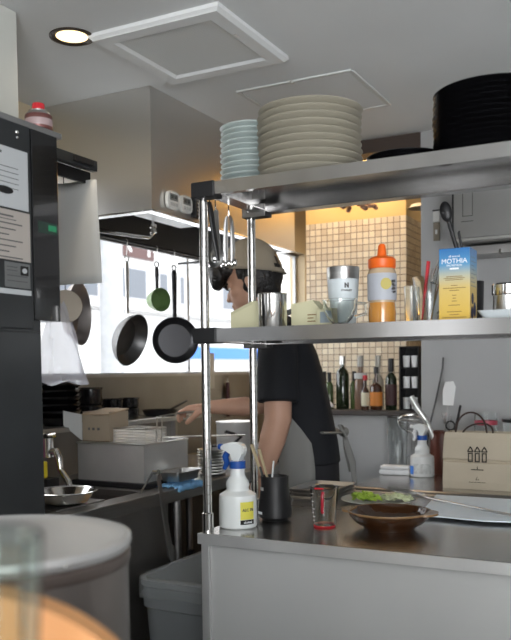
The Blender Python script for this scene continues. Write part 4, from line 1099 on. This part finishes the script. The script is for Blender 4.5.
# paper bag
PBX0, PBX1, PBY0, PBY1 = -.854, -.48, 3.235, 3.37
t = thing('paper_bag', 'large beige paper carrier bag with printed bottles on the back table', 'paper bag', (0, 0, TZ))
bm = bmesh.new()
H_ = .224
def rr4(x0, x1, y0, y1, z): return [(x0, y0, z), ((x0 + x1) / 2, y0 - .004, z), (x1, y0, z), (x1, y1, z), ((x0 + x1) / 2, y1, z), (x0, y1, z)]
rings(bm, [rr4(PBX0, PBX1, PBY0, PBY1, 0), rr4(PBX0, PBX1, PBY0 - .004, PBY1, .03), rr4(PBX0 + .002, PBX1, PBY0 - .006, PBY1, .105), rr4(PBX0, PBX1, PBY0 + .006, PBY1, .112), rr4(PBX0, PBX1, PBY0 - .004, PBY1, .122), rr4(PBX0 + .004, PBX1, PBY0 + .0, PBY1 - .01, .20), rr4(PBX0 + .006, PBX1 - .004, PBY0 + .008, PBY1 - .02, H_), rr4(PBX0 + .009, PBX1 - .006, PBY0 + .011, PBY1 - .023, H_), rr4(PBX0 + .009, PBX1 - .006, PBY0 + .004, PBY1 - .015, .15), rr4(PBX0 + .009, PBX1 - .006, PBY0 + .004, PBY1 - .015, .01)])
mk('bag', bm, kraft, t)
hm = mat('dark_cord', (.05, .03, .025), .8)
for dy in (0.004, .10):
    pts = []
    for k in range(17):
        a = PI * k / 16
        pts.append((-.745 - .062 * math.cos(a) + (.02 * math.sin(a) if dy > .05 else 0), PBY0 + dy + (0 if dy < .05 else -.0) + .008, H_ - .03 + .11 * math.sin(a) ** .7 * (1 if dy < .05 else .55)))
    mk('handle', T(pts, .0035, 8), hm, t, True)
pr = bmesh.new()
yy = PBY0 - .0090
cxp = -.716
def ringbox(x0, x1, z0, z1, w_=.0042):
    box(pr, x0, x1, yy - .001, yy, z0, z0 + w_); box(pr, x0, x1, yy - .001, yy, z1 - w_, z1)
    box(pr, x0, x0 + w_, yy - .001, yy, z0 + w_, z1 - w_); box(pr, x1 - w_, x1, yy - .001, yy, z0 + w_, z1 - w_)
for k in (-1, 0, 1):
    cx = cxp + k * .027
    ringbox(cx - .0095, cx + .0095, .110, .146)
    pts = [(cx - .011, yy, .151), (cx + .011, yy, .151), (cx, yy, .170)]
    for a, b in ((0, 1), (1, 2), (2, 0)): tube(pr, [pts[a], pts[b]], .0022, 6)
mk('print_bottles', pr, inkblack, t)
pr = bmesh.new()
tube(pr, [(cxp, yy + .003, .104), (cxp, yy + .001, .082)], .002, 6); tube(pr, [(cxp - .006, yy + .0015, .100), (cxp + .010, yy + .0015, .100)], .001, 6)
tube(pr, [(cxp - .024, yy + .001, .080), (cxp + .024, yy + .001, .080)], .002, 6)
tube(pr, [(cxp - .034, yy + .002, .030), (cxp + .034, yy + .002, .030)], .001, 6)
tube(pr, [(cxp - .006, yy + .002, .040), (cxp + .006, yy + .002, .040), (cxp, yy + .002, .052), (cxp - .006, yy + .002, .040)], .0012, 6)
mk('print_lines', pr, inkblack, t)

t = thing('glass_tumbler', 'clear glass with a red band behind the paper bag', 'glass', (-.745, 3.52, TZ))
mk('glass', L([(0, 0), (.045, 0), (.047, .004), (.047, .29), (.044, .29), (.044, .008), (0, .006)], n=36), clearpl, t, True)
mk('red_band', L([(.0473, .238), (.0475, .239), (.0475, .255), (.0473, .256)], n=36), mat('red_band', (.40, .06, .09), .4), t, True)
t = thing('food_container', 'low dark object lying behind the paper bag at the right', 'container', (-.62, 3.52, TZ))
mk('tub', L([(0, 0), (.05, 0), (.055, .25), (0, .252)], n=32), clearpl, t, True)
mk('lid', L([(0, .252), (.058, .252), (.058, .264), (0, .266)], n=32), darkgrey, t, True)

# wall cupboard, switch, cable
t = thing('wall_cupboard', 'stainless wall cupboard high on the rear wall at the right', 'wall cupboard')
mk('cabinet', B(-.866, .55, 3.455, YR - .001, 1.835, CEIL - .01), steel_dull, t)
cd = mk('door', B(-.862, -.10, 3.440, 3.4545, 1.838, CEIL - .02, .002), mat('cupboard_steel', (.33, .33, .325), .36, 1, var=.12, vscale=3), t)
bm = bmesh.new()
for (x0, x1, z0, z1) in ((-.825, -.822, 1.93, 2.2), (-.785, -.782, 1.93, 2.2), (-.825, -.782, 1.927, 1.930), (-.830, -.780, 1.905, 1.908)): box(bm, x0, x1, 3.4385, 3.440, z0, z1)
mk('recess_line', bm, mat('line_dark', (.10, .10, .10), .4, .8), cd)
mk('bottom_edge', B(-.866, .55, 3.436, 3.455, 1.826, 1.837, .001), steel, t)
mk('dark_seam', B(-.868, -.861, 3.437, 3.441, 1.85, 2.36), blackplastic, t)
mk('under_panel', B(-.862, .55, 3.60, YR - .001, 1.79, 1.826), steel_dull, t)
mk('hook', T([(-.70, 3.60, 1.80), (-.70, 3.585, 1.80), (-.70, 3.575, 1.785), (-.69, 3.575, 1.78)], .005, 8), chrome, t, True)
t = thing('wall_switch', 'small white and brown intercom switch on the rear wall', 'switch', (-1.025, YR, 1.965))
mk('plate', B(-.015, .017, -.014, 0, .01, .06, .003), mat('switch_white', (.6, .6, .58), .5), t)
mk('top_cap', B(-.016, .018, -.015, 0, .06, .066, .001), blackplastic, t)
mk('lower_plate', B(-.014, .016, -.010, 0, -.075, .008, .002), mat('switch_brown', (.22, .19, .15), .4, .4), t)
mk('button', B(-.004, .006, -.014, -.0095, -.045, -.025, .001), white, t)
tag(mk('wall_cable', T([(-.995, YR - .004, 1.35), (-.998, YR - .004, 1.30), (-1.03, YR - .004, 1.15), (-1.06, YR - .004, 1.03), (-1.075, YR - .004, .92)], .004, 6), inkgrey, None, True), 'thin dark cable running down the rear wall', 'cable')

# ------------------------------------------------------------------ bottles on the ledge
LZ = 1.1004
LY = 3.845
def bottle(x, y, r, h, m, label, neck=.35, cap=None, labm=None, lz=(.15, .5), nr=.36, caph=.05):
    tt = thing('bottle', label, 'bottle', (x, y, LZ), 0, None)
    hb = h * (1 - neck)
    mk('glass', L([(0, 0), (r * .95, 0), (r, .005), (r, hb * .92), (r * .8, hb * 1.02), (r * nr, hb * 1.12), (r * nr, h), (0, h)], n=24), m, tt, True)
    if cap: mk('cap', L([(0, h - caph), (r * nr + .003, h - caph), (r * nr + .003, h + .004), (0, h + .005)], n=18), cap, tt, True)
    if labm: mk('label', L([(r + .0008, h * lz[0]), (r + .0012, h * lz[0] + .002), (r + .0012, h * lz[1]), (r + .0008, h * lz[1] + .002)], n=24), labm, tt, True)
    return tt
gg = mat('green_glass', (.10, .16, .05), .1, 0, trans=.4); dg = mat('dark_green_glass', (.012, .02, .008), .1, coat=.5)
bro = mat('brown_glass', (.05, .018, .008), .12, coat=.5); og = mat('olive_glass', (.16, .18, .05), .12, 0, trans=.4)
cl = mat('cloudy_clear', (.60, .58, .52), .2, 0, trans=.5); amb = mat('brown_liquid', (.20, .12, .08), .2, 0, trans=.2)
bottle(-1.628, 3.86, .020, .185, og, 'small olive bottle at the left end of the ledge by the cook', .3, blackplastic)
bottle(-1.588, 3.83, .019, .180, gg, 'small green bottle just right of the leftmost one on the ledge', .3, blackplastic)
bottle(-1.525, 3.85, .033, .262, dg, 'tall dark green oil bottle with silver cap on the ledge', .28, steel, None, (.1, .6), .32, .04)
bottle(-1.466, 3.86, .020, .185, gg, 'slim green bottle right of the tall dark oil bottle', .3, blackplastic)
bottle(-1.420, 3.825, .030, .262, amb, 'large clear bottle with brownish liquid and white band', .42, cl, papergrey, (.58, .68), .40, .05)
bottle(-1.378, 3.775, .018, .165, bro, 'small sauce bottle with cream label in the front row', .4, redpl, mat('cream_label', (.62, .58, .42), .6), (.12, .5), .45, .02)
bottle(-1.345, 3.872, .028, .262, cl, 'large clear bottle standing behind the orange labelled one', .42, cl, None, (.5, .6), .4)
bottle(-1.325, 3.785, .029, .205, bro, 'brown bottle with an orange label in the front row', .42, blackplastic, mat('orange_label', (.62, .22, .04), .6), (.10, .42), .3, .03)
bottle(-1.255, 3.80, .027, .245, dg, 'dark bottle with black neck next to the black cup rack', .34, blackplastic, mat('dark_label', (.05, .02, .02), .6), (.1, .5), .36, .06)
t = thing('cup_rack', 'black three tier box rack with white cups beside the rear wall', 'rack', (-1.162, 3.83, LZ))
bm = bmesh.new()
w2, d2_, h2 = .048, .045, .305
box(bm, -w2, -w2 + .006, -d2_, d2_, 0, h2); box(bm, w2 - .006, w2, -d2_, d2_, 0, h2); box(bm, -w2 + .006, w2 - .006, d2_ - .006, d2_, 0, h2)
for k in range(4): box(bm, -w2 + .006, w2 - .006, -d2_, d2_ - .006, k * .0997, k * .0997 + .006)
mk('frame', bm, blackplastic, t)
for k in range(3):
    for s in (-1, 1):
        o = mk('paper_cup', L([(0, 0), (.015, 0), (.018, .055), (.016, .055), (.013, .003), (0, .003)], n=20), white, None, True, (-1.162 + s * .021, 3.815, LZ + .0065 + k * .0997))
        tag(o, 'small white cup in the black rack, %s compartment, %s one' % (['lowest', 'middle', 'top'][k], 'left' if s < 0 else 'right'), 'cup', 'white cups in the black rack')
bm = bmesh.new()
ellipsoid(bm, (0, 0, .022), (.045, .03, .022), None, 18)
for v in bm.verts: v.co += Vector((.006 * math.sin(v.co.x * 180), 0, .005 * math.sin(v.co.x * 230 + v.co.y * 150))); v.co.z = max(v.co.z, 0)
tag(mk('crumpled_wrap', bm, whitecloth, None, True, (-1.595, 3.775, LZ)), 'crumpled white wrap at the left end of the bottle ledge', 'wrapping')
# dining room: hanging flower ornament and ceiling lamp
t = thing('dried_flowers', 'hanging bunch of dried flowers before the yellow wall of the dining room', 'hanging flowers', (-1.50, 4.02, 2.16))
random.seed(2)
bm = bmesh.new()
for k in range(60):
    a = random.uniform(0, 2 * PI); v = Vector((.10 * math.cos(a) * random.random() ** .5, .06 * math.sin(a), random.uniform(-.035, .03)))
    ellipsoid(bm, v, (.014, .012, .009), Matrix.Rotation(random.uniform(0, 3), 3, 'X'), 6)
mk('petals', bm, mat('dried_petals', (.30, .18, .12), .8, var=.6, vscale=30), t)
mk('cord', T([(0, 0, 0.02), (0, 0, .585)], .002, 5), inkgrey, t)
t = thing('dining_ceiling_lamp', 'small flat round lamp glimpsed above the tiled column', 'ceiling lamp', (-1.235, 4.25, 2.14))
mk('shade', L([(0, .02), (.05, .02), (.07, 0), (.066, 0), (.045, .014), (0, .014)], n=28), mat('lamp_grey', (.5, .46, .38), .5), t, True)
mk('cord', T([(0, 0, 0.02), (0, 0, .605)], .002, 5), inkgrey, t)

# ------------------------------------------------------------------ foreground: stock pot, bar counter, carafe, wooden box
t = thing('side_table', 'low steel side table under the stock pot', 'table')
mk('top', B(-1.13, -.62, .64, 1.12, .73, .75, .003), steel_dull, t)
for x in (-1.10, -.65):
    for y in (.67, 1.09): mk('leg', B(x - .015, x + .015, y - .015, y + .015, 0, .73), steel_dull, t)
t = thing('stock_pot', 'large round covered steel pot blurred in the left foreground', 'stock pot', (-.887, .879, .7505))
potm = mat('pot_steel', (.20, .175, .16), .38, .7, var=.05, vscale=3)
mk('body', L([(0, 0), (.182, 0), (.185, .006), (.185, .27), (0, .27)], n=80), potm, t, True)
mk('lid', L([(0, .302), (.16, .303), (.178, .306), (.184, .310), (.1895, .308), (.191, .300), (.187, .2915), (.184, .290), (0, .290)], n=80), mat('pot_lid_steel', (.60, .60, .59), .5, .6), t, True)
mk('rim_band', L([(0, .2702), (.1865, .2702), (.1885, .274), (.1885, .286), (.184, .2898), (0, .2898)], n=80), mat('pot_band', (.16, .13, .115), .45, .6), t, True)
for a in (-1.25, -.85, -.35):
    bm = bmesh.new(); ellipsoid(bm, (.190 * math.cos(a), .190 * math.sin(a), .298), (.004, .004, .003), None, 10); mk('rivet', bm, chrome, t, True)
t = thing('bar_counter', 'customer bar counter just below the picture edge', 'bar counter')
mk('top', B(-.68, .80, .10, .60, .93, .95, .004), wood, t)
mk('front', B(-.66, .78, .14, .17, 0, .93), panelgrey, t)
t = thing('wooden_box', 'rounded orange wooden holder blurred at the bottom left corner', 'wooden holder', (-.510, .505, .9505), TH)
pts = [(-.12, 0, 0), (.13, 0, 0)]
for k in range(15):
    a = (PI * .5) * k / 14
    pts.append((-.06 + .19 * math.cos(a), 0, .02 + .148 * math.sin(a) ** .9))
pts.append((-.12, 0, .160))
mk('panel', P(pts, (0, .03, 0)), wood, t, True)
mk('base', B(-.12, .13, -.05, -.0005, 0, .02, .003), wood, t)
t = thing('water_glass', 'clear faceted drinking glass blurred at the left edge', 'glass', (-.380, .360, .9505))
prof = [(0, 0), (.026, 0), (.028, .004), (.030, .10), (.038, .25), (.034, .25), (.026, .10), (.022, .012), (0, .010)]
mk('glass', L(prof, n=12), mat('greenish_glass', (.82, .90, .88), .03, 0, trans=1.0, ior=1.45), t)

# ------------------------------------------------------------------ person
fx = Vector((-.90, -.43, 0)).normalized(); lf = Vector((-fx.y * -1 * -1, 0, 0))
lf = Vector((0, 0, 1)).cross(fx).normalized()     # the cook's left
HC = Vector((-1.335, 3.01, 0))
def W(f_, l_, z_): return HC + fx * f_ + lf * l_ + Vector((0, 0, z_))
def loft(bm, secs, n=28, cap=True):
    """secs: (f, l, z, half_depth, half_width, power)"""
    rr = []
    for (f_, l_, z_, hd, hw) in secs:
        ring = []
        for k in range(n):
            a = 2 * PI * k / n; c_, s_ = math.cos(a), math.sin(a)
            ring.append(bm.verts.new(W(f_ + hd * math.copysign(abs(c_) ** .85, c_), l_ + hw * math.copysign(abs(s_) ** .85, s_), z_)))
        rr.append(ring)
    for a, b in zip(rr, rr[1:]):
        for k in range(n):
            j = (k + 1) % n; bm.faces.new((a[k], a[j], b[j], b[k]))
    if cap: bm.faces.new(rr[0][::-1]); bm.faces.new(rr[-1])
HD = Vector((.222, .01, 1.642))      # head centre in body frame
MH = Matrix((fx, lf, Vector((0, 0, 1)))).transposed()       # columns f, l, z
PT = Matrix.Rotation(math.radians(-12), 3, 'Z') @ Matrix.Rotation(math.radians(12), 3, 'Y') @ Matrix.Scale(1.10, 3)  # nod: about the left axis
def HW(v): return W(*HD) + MH @ (PT @ Vector(v))
def hell(bm, c, r, rot=None, seg=20):
    bm2 = bmesh.new(); ellipsoid(bm2, c, r, rot, seg)
    for v in bm2.verts: v.co = HW(v.co)
    me = bpy.data.meshes.new('x'); bm2.to_mesh(me); bm2.free(); bm.from_mesh(me); bpy.data.meshes.remove(me)
body = bmesh.new()
# trunk, neck
loft(body, [(0, 0, .90, .10, .155), (.01, 0, 1.05, .09, .145), (.05, 0, 1.22, .10, .155), (.09, 0, 1.36, .105, .165), (.115, 0, 1.45, .085, .15), (.13, 0, 1.50, .06, .09), (.15, 0, 1.53, .055, .06)])
tube(body, [W(.125, 0, 1.46), W(.16, 0, 1.54), W(.195, .005, 1.63)], [.062, .056, .056], 20)
# head
hell(body, (-.012, 0, .030), (.098, .077, .100)); hell(body, (.022, 0, -.030), (.068, .062, .085)); hell(body, (.050, 0, -.085), (.036, .036, .028))
hell(body, (.072, 0, .015), (.022, .045, .03)); hell(body, (.088, 0, -.022), (.016, .010, .020)); hell(body, (.098, 0, -.034), (.012, .012, .010)); hell(body, (.082, 0, -.060), (.012, .020, .007)); hell(body, (.080, 0, -.071), (.011, .018, .007))
hell(body, (.052, .040, -.018), (.03, .02, .025)); hell(body, (.052, -.040, -.018), (.03, .02, .025))
for s in (-1, 1): hell(body, (-.008, s * .078, -.008), (.016, .008, .030), Matrix.Rotation(.25, 3, 'Y'))
# left (near) arm
LS, LE, LW = W(.125, .185, 1.435), W(.125, .225, 1.115), W(.185, .215, .900)
tube(body, [LS, LS.lerp(LE, .5), LE, LE.lerp(LW, .35), LW], [.058, .055, .052, .050, .031], 18)
# right (far) arm
RS, RE, RWr = W(.105, -.185, 1.435), Vector((-1.505, 2.965, 1.155)), Vector((-1.722, 2.868, 1.152))
tube(body, [RS, RS.lerp(RE, .5), RE, RE.lerp(RWr, .35), RWr], [.055, .050, .041, .040, .027], 18)
# legs
for s in (-1, 1):
    tube(body, [W(0, s * .085, .93), W(.02, s * .095, .50), W(0, s * .10, .10), W(.0, s * .10, .06)], [.085, .06, .042, .045], 16)
    tube(body, [W(-.03, s * .10, .05), W(.13, s * .11, .035)], [.04, .03], 12)
# hands
def hand(bm, wr, dirv, palm_n, side, curl, length=.185, spread=.0):
    """dirv: along fingers, palm_n: palm normal, side: towards the thumb"""
    dirv, palm_n, side = dirv.normalized(), palm_n.normalized(), side.normalized()
    pm_ = [wr, wr + dirv * .03, wr + dirv * .075]
    for o_, r_ in ((.018, .018), (0, .019), (-.018, .017), (.030, .014), (-.030, .013)):
        tube(bm, [wr + side * o_ * .5, wr + dirv * .04 + side * o_, wr + dirv * .088 + side * o_], [r_, r_ * .95, r_ * .75], 10)
    for i, (o_, ln_) in enumerate(((.032, .070), (.011, .078), (-.011, .073), (-.031, .058))):
        p = wr + dirv * .085 + side * o_; pts = [p - dirv * .02, p]; ang = 0
        d = dirv.copy()
        for sgm, c in zip((.45, .31, .26), curl):
            ang += c
            d = dirv * math.cos(ang) + palm_n * math.sin(ang)
            p = p + d * ln_ * sgm; pts.append(p.copy())
        tube(bm, pts, [.0105, .0105, .0098, .0088, .0072], 10)
    p = wr + dirv * .025 + side * .02 + palm_n * .008
    q = p + (dirv * .55 + side * .75 + palm_n * .5).normalized() * .042
    r = q + (dirv * .9 + palm_n * .75 + side * .0).normalized() * .030
    s = r + (dirv * .8 + palm_n * .5 - side * .35).normalized() * .024
    tube(bm, [p, q, r, s], [.015, .0125, .011, .008], 10)
hd_ = Vector((-1.0, -.10, -.10))
hand(body, RWr, Vector((-.93, -.30, -.06)), Vector((.0, .10, -1)), Vector((.25, -.95, -.05)), (.40, .80, .60))
hand(body, LW, (LW - LE), Vector((.5, .8, -.1)), Vector((-.9, -.2, 0)), (.35, .5, .4))
pb = mk('person', body, skin)
remesh(pb, .0045, 5, .5)
tag(pb, 'cook in a cap, black t-shirt and grey apron, facing left, reaching to the fryer', 'person')
# face details
for s in (-1, 1):
    bm = bmesh.new(); hell(bm, (.074, s * .030, -.002), (.011, .012, .008)); mk('eye', bm, mat('eye_white', (.6, .6, .58), .3), pb, True)
    bm = bmesh.new(); hell(bm, (.0835, s * .030, -.003), (.003, .005, .0055)); mk('iris', bm, inkblack, pb, True)
    bm = bmesh.new(); hell(bm, (.084, s * .030, .018), (.006, .018, .004)); mk('eyebrow', bm, hairm, pb, True)
# hair: back and sides, plus thick fringe
bm = bmesh.new()
hell(bm, (-.024, 0, .006), (.084, .081, .078)); hell(bm, (-.022, 0, .034), (.099, .082, .101)); hell(bm, (-.056, 0, -.028), (.044, .060, .046))
random.seed(21)
hell(bm, (.070, 0, .062), (.050, .062, .026)); hell(bm, (.100, 0, .060), (.034, .050, .026))
for k in range(46):
    a = random.uniform(-1.15, 1.15); up_ = random.uniform(-.012, .066)
    hell(bm, (.078 + .046 * math.cos(a) + random.uniform(-.008, .010), .066 * math.sin(a),   .040 + up_ * .62), (.022, .017, random.uniform(.020, .030)), Matrix.Rotation(random.uniform(-.5, .3), 3, 'Y'), 10)
hr_ = mk('hair', bm, hairm, pb); remesh(hr_, .004, 2, .4)
# cap with rear opening and strap
bm = bmesh.new()
nn_, mm_ = 40, 14
grid = []
for i in range(mm_ + 1):
    th_ = (PI / 2) * i / mm_
    row = []
    for k in range(nn_):
        a = 2 * PI * k / nn_
        rad_ = math.cos(th_) ** .9 if i < mm_ else 0.0
        fz = .122 * math.sin(th_)
        base = .030 * math.cos(a) * 1.0     # lower at the back
        # opening at the back near the lower edge
        row.append(bm.verts.new(HW((-.020 + .101 * rad_ * math.cos(a), .088 * rad_ * math.sin(a), .042 + base * (1 - i / mm_) + fz))))
    grid.append(row)
for i in range(mm_):
    for k in range(nn_):
        j = (k + 1) % nn_
        a = 2 * PI * (k + .5) / nn_ - PI
        if abs(a) < .55 and 1 <= i and i * 1.0 < 1 + 4.2 * math.sqrt(max(0, 1 - (a / .55) ** 2)): continue
        try: bm.faces.new((grid[i][k], grid[i][j], grid[i + 1][j], grid[i + 1][k]))
        except ValueError: pass
bmesh.ops.remove_doubles(bm, verts=bm.verts[:], dist=.0005)
cp = mk('cap', bm, capm, pb, True); s_ = cp.modifiers.new('t', 'SOLIDIFY'); s_.thickness = .004; s_.offset = 1
bm = bmesh.new()
pts = []
for k in range(15):
    a = PI - .75 + 1.5 * k / 14
    pts.append(HW((-.020 + .103 * math.cos(a), .090 * math.sin(a), .042 + .030 * math.cos(a))))
tube(bm, pts, .009, 8, True, .35); mk('cap_strap', bm, capm, cp, True)
bm = bmesh.new(); ellipsoid(bm, HW((-.012, 0, .166)), (.006, .006, .003)); mk('cap_button', bm, capm, cp, True)
# t-shirt
bm = bmesh.new()
loft(bm, [(-.005, 0, .93, .118, .180), (0, 0, 1.02, .112, .172), (.020, 0, 1.12, .112, .168), (.05, 0, 1.24, .118, .178), (.085, 0, 1.36, .120, .192), (.105, 0, 1.44, .105, .188), (.125, 0, 1.49, .075, .125), (.14, 0, 1.515, .066, .080)])
for (a_, b_, s) in ((LS, LE, 1), (RS, RE, -1)):
    v = b_ - a_
    tube(bm, [a_ - v * .10 - lf * s * .03, a_ + v * .25, a_ + v * .55, a_ + v * .80], [.066, .078, .078, .080], 20)
ts = mk('t_shirt', bm, tshirt, pb); remesh(ts, .008, 4, .5)
# trousers and shoes
bm = bmesh.new()
loft(bm, [(0, 0, .80, .120, .172), (0, 0, 1.0, .114, .170)])
for s in (-1, 1): tube(bm, [W(0, s * .085, .86), W(.02, s * .095, .50), W(0, s * .10, .12)], [.095, .078, .062], 18)
tr = mk('trousers', bm, trouser, pb); remesh(tr, .009, 4, .5)
for s in (-1, 1):
    bm = bmesh.new(); ellipsoid(bm, (0, 0, 0), (.13, .05, .045), None, 20)
    for v in bm.verts: v.co = W(.05, s * .105, 0) + MH @ Vector((v.co.x, v.co.y, max(v.co.z, -.03) + .0305))
    mk('shoe', bm, blackplastic, pb, True)
# apron: front panel wrapping to the sides, neck strap, waist ties
bm = bmesh.new()
rows = []
for i in range(17):
    s = i / 16; z_ = 1.32 - .80 * s
    wrap = .70 + max(0, min(1, (s - .1) / .25)) * .95
    t_ = min(1, max(0, (z_ - .93) / .43)); fc = .085 * t_ ** 1.2; hd = .124 + .004 * t_ + .02 * max(0, s - .5); hw = .186 + .02 * max(0, s - .5)
    row = []
    for k in range(25):
        a = -wrap + 2 * wrap * k / 24
        rp = 1 + (.02 * math.sin(a * 9) * s)
        row.append(bm.verts.new(W(fc + hd * rp * math.copysign(abs(math.cos(a)) ** .85, math.cos(a)), hw * rp * math.copysign(abs(math.sin(a)) ** .85, math.sin(a)), z_)))
    rows.append(row)
for i in range(16):
    for k in range(24): bm.faces.new((rows[i][k], rows[i][k + 1], rows[i + 1][k + 1], rows[i + 1][k]))
ap = mk('apron', bm, apronm, pb, True); s_ = ap.modifiers.new('t', 'SOLIDIFY'); s_.thickness = .002
bm = bmesh.new()
pts = [W(-.0 + .128 * math.cos(a), .190 * math.sin(a), 1.045 + .015 * abs(math.sin(a))) for a in [1.9 + (2 * PI - 3.8) * k / 16 for k in range(17)]]
tube(bm, pts, .014, 8, True, .35)
mk('waist_tie', bm, apronm, ap, True)
bm = bmesh.new()
K = W(-.135, .02, 1.05)
ellipsoid(bm, K, (.02, .03, .02)); tube(bm, [K, K + Vector((.02, -.03, -.03)), K + Vector((.045, -.02, -.12)), K + Vector((.05, -.01, -.21))], [.010, .012, .014, .010], 8, True, .4)
tube(bm, [K, K + Vector((.01, -.06, .03)), K + Vector((.03, -.07, -.01)), K], [.008, .012, .012, .008], 8, True, .4)
tube(bm, [K, K + Vector((.0, .01, -.06)), K + Vector((.02, .015, -.16))], [.010, .012, .010], 8, True, .4)
mk('bow', bm, apronm, ap, True)
bm = bmesh.new()
tube(bm, [W(.19, .07, 1.31), W(.195, .085, 1.42), W(.14, .10, 1.515), W(.075, .07, 1.53), W(.06, 0, 1.535), W(.075, -.07, 1.53), W(.14, -.10, 1.515), W(.195, -.085, 1.42), W(.19, -.07, 1.31)], .012, 8, True, .35)
mk('neck_strap', bm, apronm, ap, True)

# ------------------------------------------------------------------ street outside
struct('ground_street', B(-14, XW - .13, -4, 26, -.12, -.1), mat('street', (.5, .5, .5), .9))
t = thing('building_across', 'pale building with brown shop signs across the street', 'building')
mk('wall', B(-10.3, -10, 4, 26, -.1, 7), mat('pale_facade', (.38, .38, .375), .9), t)
fm = mat('sign_brown', (.045, .018, .016), .7); fg = mat('facade_glass', (.05, .06, .075), .45)
def sign(y0, y1, z0, z1, s, m_, ink, size):
    sg = mk('sign', B(-9.999, -9.96, y0, y1, z0, z1), m_, t)
    text('sign_letters', s, size, (-9.955, (y0 + y1) / 2, (z0 + z1) / 2), (1, 0, 0), ink, sg, depth=.004)
sign(12.0, 13.0, 3.62, 4.05, 'カ', fm, inkwhite, .42)
sign(13.3, 14.45, 3.62, 4.05, 'ペート', fm, inkwhite, .42)
palesign = mat('pale_sign', (.36, .36, .35), .7)
sign(14.7, 15.6, 3.62, 4.05, 'パネル', palesign, mat('sign_dark', (.08, .08, .08), .7), .32)
sign(15.8, 16.9, 3.62, 4.05, '山下', palesign, MATS['sign_dark'], .34)
for y0, y1, z0, z1 in ((11.2, 12.6, 2.7, 3.4), (13.2, 14.2, 2.75, 3.45), (14.6, 15.0, 2.75, 3.45), (15.4, 15.9, 2.75, 3.45), (17.3, 18.4, 2.75, 3.45)):
    wn_ = mk('window', B(-10.001, -9.97, y0, y1, z0, z1), mat('facade_frame', (.33, .33, .34), .5), t)
    mk('pane', B(-9.97, -9.965, y0 + .05, y1 - .05, z0 + .05, z1 - .05), fg, wn_)
mk('ledge', B(-9.999, -9.85, 4, 26, 2.55, 2.62), mat('pale_ledge', (.38, .38, .38), .8), t)
mk('blue_band', B(-9.999, -9.96, 15.75, 19.5, 1.58, 1.86), mat('blue_sign', (.01, .10, .40), .6), t)
tag(mk('utility_pole', L([(0, -.1), (.17, -.1), (.15, 7.5), (0, 7.5)], (-7, 9.1, 0), 24), mat('concrete_pole', (.24, .25, .26), .85, var=.1), None, True), 'pale concrete utility pole standing outside the street window', 'utility pole')
tag(mk('overhead_wire', T([(-8.5, 6, 2.35), (-8.5, 14, 2.30), (-8.5, 22, 2.35)], .012, 6), inkgrey, None, True), 'thin dark wire running along the street outside', 'wire')
